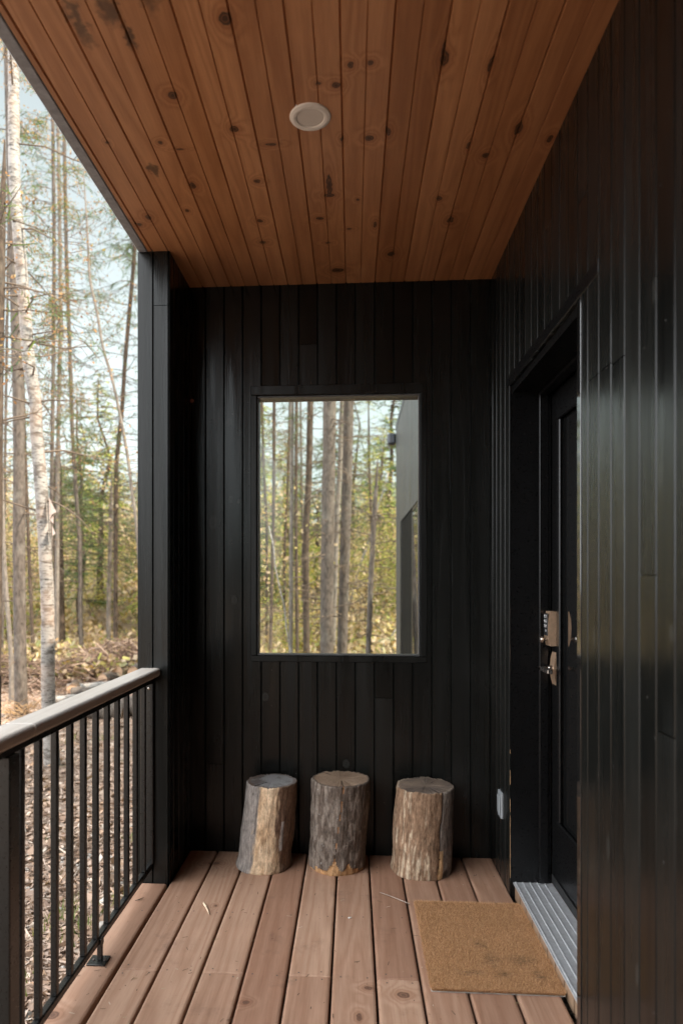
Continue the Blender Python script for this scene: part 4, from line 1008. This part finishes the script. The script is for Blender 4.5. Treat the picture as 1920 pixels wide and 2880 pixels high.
T('broad flaky dark trunk partly hidden behind the birch', 15, [(162, 1290), (161, 1400), (166, 1660), (170, 1850)], 29, m_barkdark, 4.6, 6, 40, 1.6, 4.5, (.7, 1.8), 'needle', 34, .6, 20, (.5, 4.))
T('pale slender trunk standing right behind the birch crown', 13.5, [(166, 520), (170, 845), (166, 1100), (163, 1270), (160, 1700)], 12, m_barkpale, 13, 7, 22, 4, 11, (.5, 1.5), 'leaf', 12, .3, 10, (2, 6))
T('slim grey trunk with a slight bend midway between birch and post', 13.8, [(181, 410), (186, 690), (192, 875), (198, 1030), (203, 1200), (214, 1390), (225, 1545), (227, 1775), (236, 1875)], 12.5, m_bark, 14, 8, 40, 3., 13, (.6, 1.7), 'both', 22, .4, 34, (1., 8.))
T('thin smooth trunk leaning right towards the black post', 10.5, [(240, 560), (247, 676), (253, 784), (272, 875), (291, 983), (314, 1060), (340, 1180), (360, 1290), (372, 1390), (384, 1480), (400, 1700), (410, 1850)], 10.5, m_barkpale, 8.6, 9, 24, 3., 8.4, (.5, 1.5), 'both', 12, .35, 16, (2.5, 7.), taper=.06)
T('dark brown spruce leaning behind the post edge', 14.6, [(384, 600), (376, 738), (364, 875), (352, 1013), (343, 1150), (332, 1258), (326, 1370), (325, 1850)], 13, m_barkdark, 13, 10, 90, 2.2, 12.5, (.7, 1.9), 'needle', 52, .45, 40, (.3, 9.), name='spruce_tree')
T('pale lower trunk just left of the dark leaning spruce', 15.8, [(313, 1380), (312, 1465), (306, 1700), (300, 1850)], 13, m_barkpale, 3.9, 11, 40, 1.5, 3.8, (.6, 1.6), 'needle', 34, .5, 10, (.5, 3))
T('green spruce with a thin trunk showing under the eave', 12.5, [(150, 480), (152, 700), (150, 1000), (146, 1300)], 12, m_bark, 14, 12, 90, 3.2, 13, (.6, 1.6), 'both', 40, .4, 24, (1, 8), name='spruce_tree')
# through the window opening
T('thickest grey trunk in the middle of the window', 12.2, [(930, 900), (927, 1108), (924, 1347), (920, 1607), (919, 1860)], 38, m_bark, 17, 20, 30, 6.5, 15, (.8, 1.8), 'needle', 24, .5, 46, (.6, 5.5), taper=.014)
T('second thick trunk right of the thickest, leaning slightly right', 12.6, [(988, 900), (981, 1108), (976, 1330), (968, 1600), (961, 1860)], 29, m_bark, 17, 21, 30, 6.5, 15, (.8, 1.8), 'needle', 24, .5, 44, (.6, 5.5), taper=.014)
T('slim slanting trunk tucked behind the two thick window trunks', 15, [(968, 1000), (962, 1130), (956, 1300), (947, 1477), (936, 1824)], 15, m_barkpale, 16, 22, 40, 4.2, 14, (.7, 1.8), 'needle', 26, .5, 20, (1, 6))
T('brown trunk with a sunlit edge left of the thickest window trunk', 13.4, [(878, 950), (873, 1108), (868, 1347), (860, 1520), (862, 1860)], 19, m_barkdark, 16, 23, 60, 4., 14, (.8, 1.9), 'needle', 28, .5, 26, (1, 6))
T('thin trunk third from the window left side, touching its pale neighbour', 14.5, [(835, 950), (834, 1108), (832, 1434), (836, 1860)], 10, m_barkdark, 15, 24, 46, 3.6, 14, (.6, 1.7), 'needle', 26, .5, 26, (.5, 6))
T('pale thin trunk beside the thin dark one in the window left half', 13, [(823, 950), (821, 1108), (820, 1400), (817, 1860)], 12, m_barkpale, 15, 25, 20, 4.6, 14, (.6, 1.5), 'needle', 24, .5, 26, (.5, 6))
T('bare dark trunk near the left edge of the window', 13.8, [(775, 950), (771, 1108), (769, 1434), (763, 1700), (760, 1860)], 10, m_barkdark, 15, 26, 30, 4.4, 14, (.6, 1.6), 'needle', 26, .5, 30, (.5, 6))
T('crooked thin stem at the window left edge', 17, [(735, 1050), (741, 1300), (750, 1500), (768, 1860)], 8, m_barkdark, 12, 27, 36, 3., 11, (.5, 1.5), 'both', 22, .5, 20, (1, 6))
T('short forked stem between the pale and dark window trunks', 18, [(812, 1250), (808, 1390), (800, 1550), (793, 1860)], 8, m_barkdark, 10, 28, 30, 3., 9, (.6, 1.6), 'both', 22, .5, 14, (1, 6))
T('snapped leaning trunk in the right part of the window', 11.5, [(1062, 1288), (1060, 1330), (1051, 1477), (1040, 1694), (1034, 1860)], 15, m_bark, 0, 29, 0, 2, 3, (.3, .6), 'needle', 20, .3, 40, (.4, 3.4))
T('young fir with golden tip beside the wing wall', 16, [(1036, 1130), (1038, 1300), (1044, 1520), (1052, 1860)], 7, m_barkdark, 5.9, 30, 90, 1.2, 5.8, (.4, 1.3), 'needle', 34, .4, 10, (1, 5), mats=(m_twig, m_needle_lit, m_rust), name='fir_tree')
T('slim hidden stem behind the thin window trunks', 19, [(845, 1150), (850, 1500), (846, 1860)], 6, m_bark, 10, 31, 50, 2.6, 9.5, (.6, 1.6), 'needle', 26, .5, 14, (1, 6))
# leaning white stems in the window
for (lab, Y, a, b, w) in (('thin white sapling leaning across the window lower left', 12, (756, 1480), (822, 1850), 6), ('white leaning pole behind the snapped trunk', 20, (1092, 1330), (1056, 1450), 8), ('white fallen pole low beside the patio door', 14, (1112, 1770), (1056, 1850), 9)):
    A_, B_ = atY(*a, Y), atY(*b, Y); d = (B_ - A_).normalized(); g = gz(B_.x, B_.y)
    if B_.z > g: B_ = B_ + d * min(6, (B_.z - g) / max(.1, -d.z))
    mb = MB(); n_ = 8; R = w / F * Y / 2; mb.tube([(A_.lerp(B_, i / n_) + Vector((.02 * sin(i * 2.), 0, 0))) - B_ for i in range(n_ + 1)], [R * (.55 + .45 * i / n_) for i in range(n_ + 1)], 8)
    rt = empty('birch_pole', B_); tag(rt, lab, 'pole'); mb.build('trunk', m_birch, rt, local=True, smooth=True)

# ------------------------------------------------------------------ wood behind
def copy_tree(src, loc, rz, sc, label=None, group=None):
    r = src.copy(); COL.objects.link(r); r.location = loc; r.rotation_euler = (0, 0, rz); r.scale = (sc,) * 3
    if label: r['label'] = label
    if group: r['group'] = group
    for ch in src.children:
        c = ch.copy(); COL.objects.link(c); c.parent = r
    return r
def far_conifer(seed, H, mat, spread, nb, name, label, cat, group, bare=.12):
    rr = random.Random(seed); root = empty(name, (0, 0, 0)); tag(root, label, cat, group); mb = MB(); L = Leaves()
    mb.tube([Vector((rr.gauss(0, .03) * i, rr.gauss(0, .03) * i, H * i / 6 - .2)) for i in range(7)], [.10 * (1 - .8 * i / 6) for i in range(7)], 6)
    for i in range(nb):
        t = bare + (1 - bare) * rr.random() ** .85; z = H * t; a = rr.uniform(0, 2 * pi); ln = spread * (1 - t) ** .8 * rr.uniform(.5, 1.1) + .15
        p = Vector((0, 0, z)); d = Vector((cos(a), sin(a), rr.uniform(-.05, .35))).normalized(); pts = [p]
        for k in range(3): d = (d + Vector((rr.gauss(0, .08), rr.gauss(0, .08), -.14))).normalized(); p = p + d * ln / 3; pts.append(p)
        mb.tube(pts, [.016, .012, .008, .004], 3, cap=False); spray(L, pts, rr, 22 if ln > .5 else 30, .016, ln * .55, .3)
    mb.build('trunk', m_barkdark, root, local=True, smooth=True); link('crown', L.mesh('crown'), mat, root, local=True); return root
def brush(seed, H, mat, nst, nl, name, label, cat, group, leaf=.034):
    rr = random.Random(seed); root = empty(name, (0, 0, 0)); tag(root, label, cat, group); mb = MB(); L = Leaves()
    for s_ in range(nst):
        a = rr.uniform(0, 2 * pi); d = Vector((cos(a) * .35, sin(a) * .35, 1)).normalized(); p = Vector((rr.gauss(0, .15), rr.gauss(0, .15), -.1)); h = H * rr.uniform(.6, 1.05); pts = [p]
        for k in range(5):
            d = (d + Vector((rr.gauss(0, .16), rr.gauss(0, .16), .05))).normalized(); p = p + d * h / 5; pts.append(p)
            for j in range(3):
                dd = (d + Vector((rr.gauss(0, .7), rr.gauss(0, .7), rr.gauss(0, .3)))).normalized(); e_ = p + dd * h * rr.uniform(.1, .3); mb.tube([p, p.lerp(e_, .5) + Vector((0, 0, .02)), e_], [.006, .004, .002], 3, cap=False)
                twigleaves(L, p.lerp(e_, rr.uniform(.4, 1)), rr, nl, .12 * h ** .5, leaf)
        mb.tube(pts, [.018, .015, .012, .009, .006, .003], 4, cap=False)
    mb.build('stems', m_twig, root, local=True, smooth=True); link('foliage', L.mesh('foliage'), mat, root, local=True); return root
G1, G2, G3, G4 = 'dark evergreens in the far wood', 'sunlit yellow green firs in the far wood', 'tan bare brush in the far wood', 'yellow green bushes in the far wood'
con = [far_conifer(101, 7.5, m_needle, 1.7, 150, 'spruce_tree', 'dark green spruce standing far back in the wood', 'tree', G1), far_conifer(102, 5.2, m_needle, 1.4, 110, 'spruce_tree', 'dark green spruce standing far back in the wood', 'tree', G1)]
fir = [far_conifer(103, 6.0, m_needle_lit, 1.6, 140, 'fir_tree', 'sunlit yellow green fir far back in the wood', 'tree', G2), far_conifer(104, 3.6, m_needle_lit, 1.25, 100, 'fir_tree', 'sunlit yellow green fir far back in the wood', 'tree', G2, .05)]
brs = [brush(105, 3.2, m_tan, 9, 9, 'brush_shrub', 'tan leafless looking brush on the slope behind the trees', 'shrub', G3), brush(106, 4.6, m_tan, 8, 9, 'brush_shrub', 'tan leafless looking brush on the slope behind the trees', 'shrub', G3)]
bus = [brush(107, 2.2, m_yellow, 9, 15, 'leafy_bush', 'yellow green leafy bush on the slope behind the trees', 'bush', G4), brush(108, 3.0, m_yellow, 8, 15, 'leafy_bush', 'yellow green leafy bush on the slope behind the trees', 'bush', G4)]
rr = random.Random(77); used = set()
plan = []
for (protos, n, y0, y1, s0, s1) in ((con, 46, 16.5, 58, .7, 1.25), (fir, 56, 16, 56, .7, 1.25), (brs, 64, 14.5, 50, .7, 1.2), (bus, 24, 15, 44, .5, 1.0)):
    for i in range(n):
        y = y0 + (y1 - y0) * ((i + rr.random()) / n) ** 1.1; x = y * rr.uniform(-.70, .20)
        if y < 16 and -.32 < x / y < -.1: pass
        plan.append((protos, i, x, y, rr.uniform(s0, s1)))
for (protos, i, x, y, sc) in plan:
    p = protos[i % len(protos)]; loc = (x, y, gz(x, y)); rz = rr.uniform(0, 6.28)
    if id(p) not in used: used.add(id(p)); p.location = loc; p.rotation_euler = (0, 0, rz); p.scale = (sc,) * 3
    else: copy_tree(p, loc, rz, sc)
# undergrowth
n = 42000; y = 11.5 + 40 * RNG.random(n) ** 1.7; x = y * RNG.uniform(-.68, .18, n); z = np.array([gz(a, b) for a, b in zip(x, y)])
cl_ = np.array([fbm((a * .5, b * .5, 3), 1., 3) for a, b in zip(x, y)]); z = z + RNG.random(n) * np.clip(.45 + .9 * cl_, .06, 1.3)
A = unit(RNG.normal(0, 1, (n, 3))); B = unit(np.cross(A, RNG.normal(0, 1, (n, 3)))); sz = RNG.uniform(.025, .07, n)[:, None]
m_under = leafmat('undergrowth_leaves', [(0, (.15, .115, .06)), (.3, (.33, .24, .15)), (.5, (.48, .37, .26)), (.65, (.58, .47, .36)), (.8, (.19, .22, .08)), (.9, (.33, .32, .12)), (1, (.42, .26, .13))], .4)
tag(link('undergrowth', np_mesh('undergrowth', quads(np.stack([x, y, z], 1), A * sz, B * sz * .6), np.arange(4 * n).reshape(-1, 4), RNG.random(n)), m_under), 'low tan and yellow undergrowth covering the slope under the trees', 'undergrowth', kind='stuff')

# brush heap and cut logs
mb = MB(); rr = random.Random(9)
c0 = atZ(270, 1935, -.5); 
for (bx_, by_, sx2, sy2, hh, nn) in ((-4.3, 12.2, 1.5, .9, .75, 900), (-6.0, 11.6, 1.3, .8, .5, 450), (-3.0, 12.6, 1.0, .7, .55, 300)):
    for i in range(nn):
        x = bx_ + rr.gauss(0, .5) * sx2; y = by_ + rr.gauss(0, .5) * sy2; hz = hh * math.exp(-((x - bx_) / sx2) ** 2 - ((y - by_) / sy2) ** 2)
        p = Vector((x, y, gz(x, y) + rr.random() * hz)); a = rr.uniform(0, 2 * pi); L_ = rr.uniform(.25, .9); d = Vector((cos(a), sin(a), rr.gauss(0, .35))).normalized()
        mb.tube([p - d * L_ / 2, p + Vector((0, 0, rr.gauss(.03, .04))), p + d * L_ / 2], [rr.uniform(.006, .016), .008, .003], 4, rr.random(), cap=False)
m_heap = leafmat('heap_twigs', [(0, (.07, .045, .032)), (.4, (.14, .09, .065)), (.75, (.21, .14, .105)), (1, (.28, .21, .16))], 0., .9)
tag(mb.build('brush_heap', m_heap), 'heap of brown cut branches between the birch and the post', 'brush heap')
m_logend = simple('sawn_log_end', (.46, .29, .18), .8, scale=60)
def cut_log(loc, az, L_, R, bark, label, tilt=0.):
    root = empty('cut_log', loc); tag(root, label, 'log', 'cut logs lying behind the railing'); d = Vector((cos(az) * cos(tilt), sin(az) * cos(tilt), sin(tilt)))
    mb = MB(); n_ = 6; mb.tube([d * (L_ * (i / n_ - .5)) + Vector((0, 0, R + .01 * sin(i * 1.7))) for i in range(n_ + 1)], [R * (1 + .05 * sin(i * 2.3)) for i in range(n_ + 1)], 14, cap=False); mb.build('bark', bark, root, local=True, smooth=True)
    u = d.cross(Vector((0, 0, 1))).normalized(); w = d.cross(u)
    for s_ in (-1, 1):
        mb = MB(); c_ = d * (L_ * .501 * s_) + Vector((0, 0, R)); mb.face([c_ + u * (R * cos(k * pi / 8)) + w * (R * sin(k * pi / 8)) for k in range(16)], .3); mb.build('sawn_end', m_logend, root, local=True)
for (u, v, Y, az, L_, R, bk_, lab) in ((318, 1905, 11.5, -1.9, .55, .10, m_bark, 'short brown log with a pale sawn end under the dark spruce'), (352, 1882, 11.8, -1.7, .6, .10, m_barkpale, 'pale barked log lying against the post edge'),
    (372, 1875, 12.2, -1.2, .5, .08, m_birch, 'small white log tucked against the post'), (384, 1884, 11.2, -1.5, .5, .09, m_bark, 'log with an orange sawn end half hidden by the post'),
    (256, 1935, 11., .5, .75, .09, m_birch, 'white birch log lying across the brush heap'), (210, 1932, 10.8, -1.3, .5, .085, m_barkdark, 'dark log with a bright sawn end in the brush heap'),
    (275, 1950, 10.6, .2, .8, .10, m_bark, 'brown log just above the handrail'), (180, 1968, 10.2, .3, .4, .07, m_birch, 'small white log piece above the handrail'),
    (335, 1998, 9.3, -.2, .7, .13, m_bark, 'stout log behind the balusters near the post'), (375, 1985, 9.6, .4, .6, .12, m_barkpale, 'pale stout log at the post foot behind the balusters'), (295, 2018, 9.0, .25, .45, .10, m_bark, 'shorter log left of the stout one behind the balusters')):
    p = atY(u, v, Y); g = gz(p.x, p.y); cut_log((p.x, p.y, max(g - .02, p.z - R)), az, L_, R, bk_, lab)
# splintered fringe at the foot of the sunlit trunk
mb = MB(); rr = random.Random(3); b = atY(62, 2010, 9.1)
for i in range(60):
    a = rr.uniform(0, 2 * pi); d = Vector((cos(a), sin(a) * .5 - .3, rr.uniform(.1, 1.))).normalized(); p = b + Vector((rr.gauss(0, .1), rr.gauss(0, .05), rr.uniform(-.05, .1))); mb.tube([p, p + d * .12, p + d * rr.uniform(.2, .42) + Vector((0, 0, -.05))], [.005, .004, .002], 3, rr.random(), cap=False)
tag(mb.build('dry_fern', leafmat('dry_fern_mat', [(0, (.30, .18, .09)), (1, (.50, .34, .19))], .2)), 'dry orange fern tuft at the foot of the sunlit trunk', 'fern')
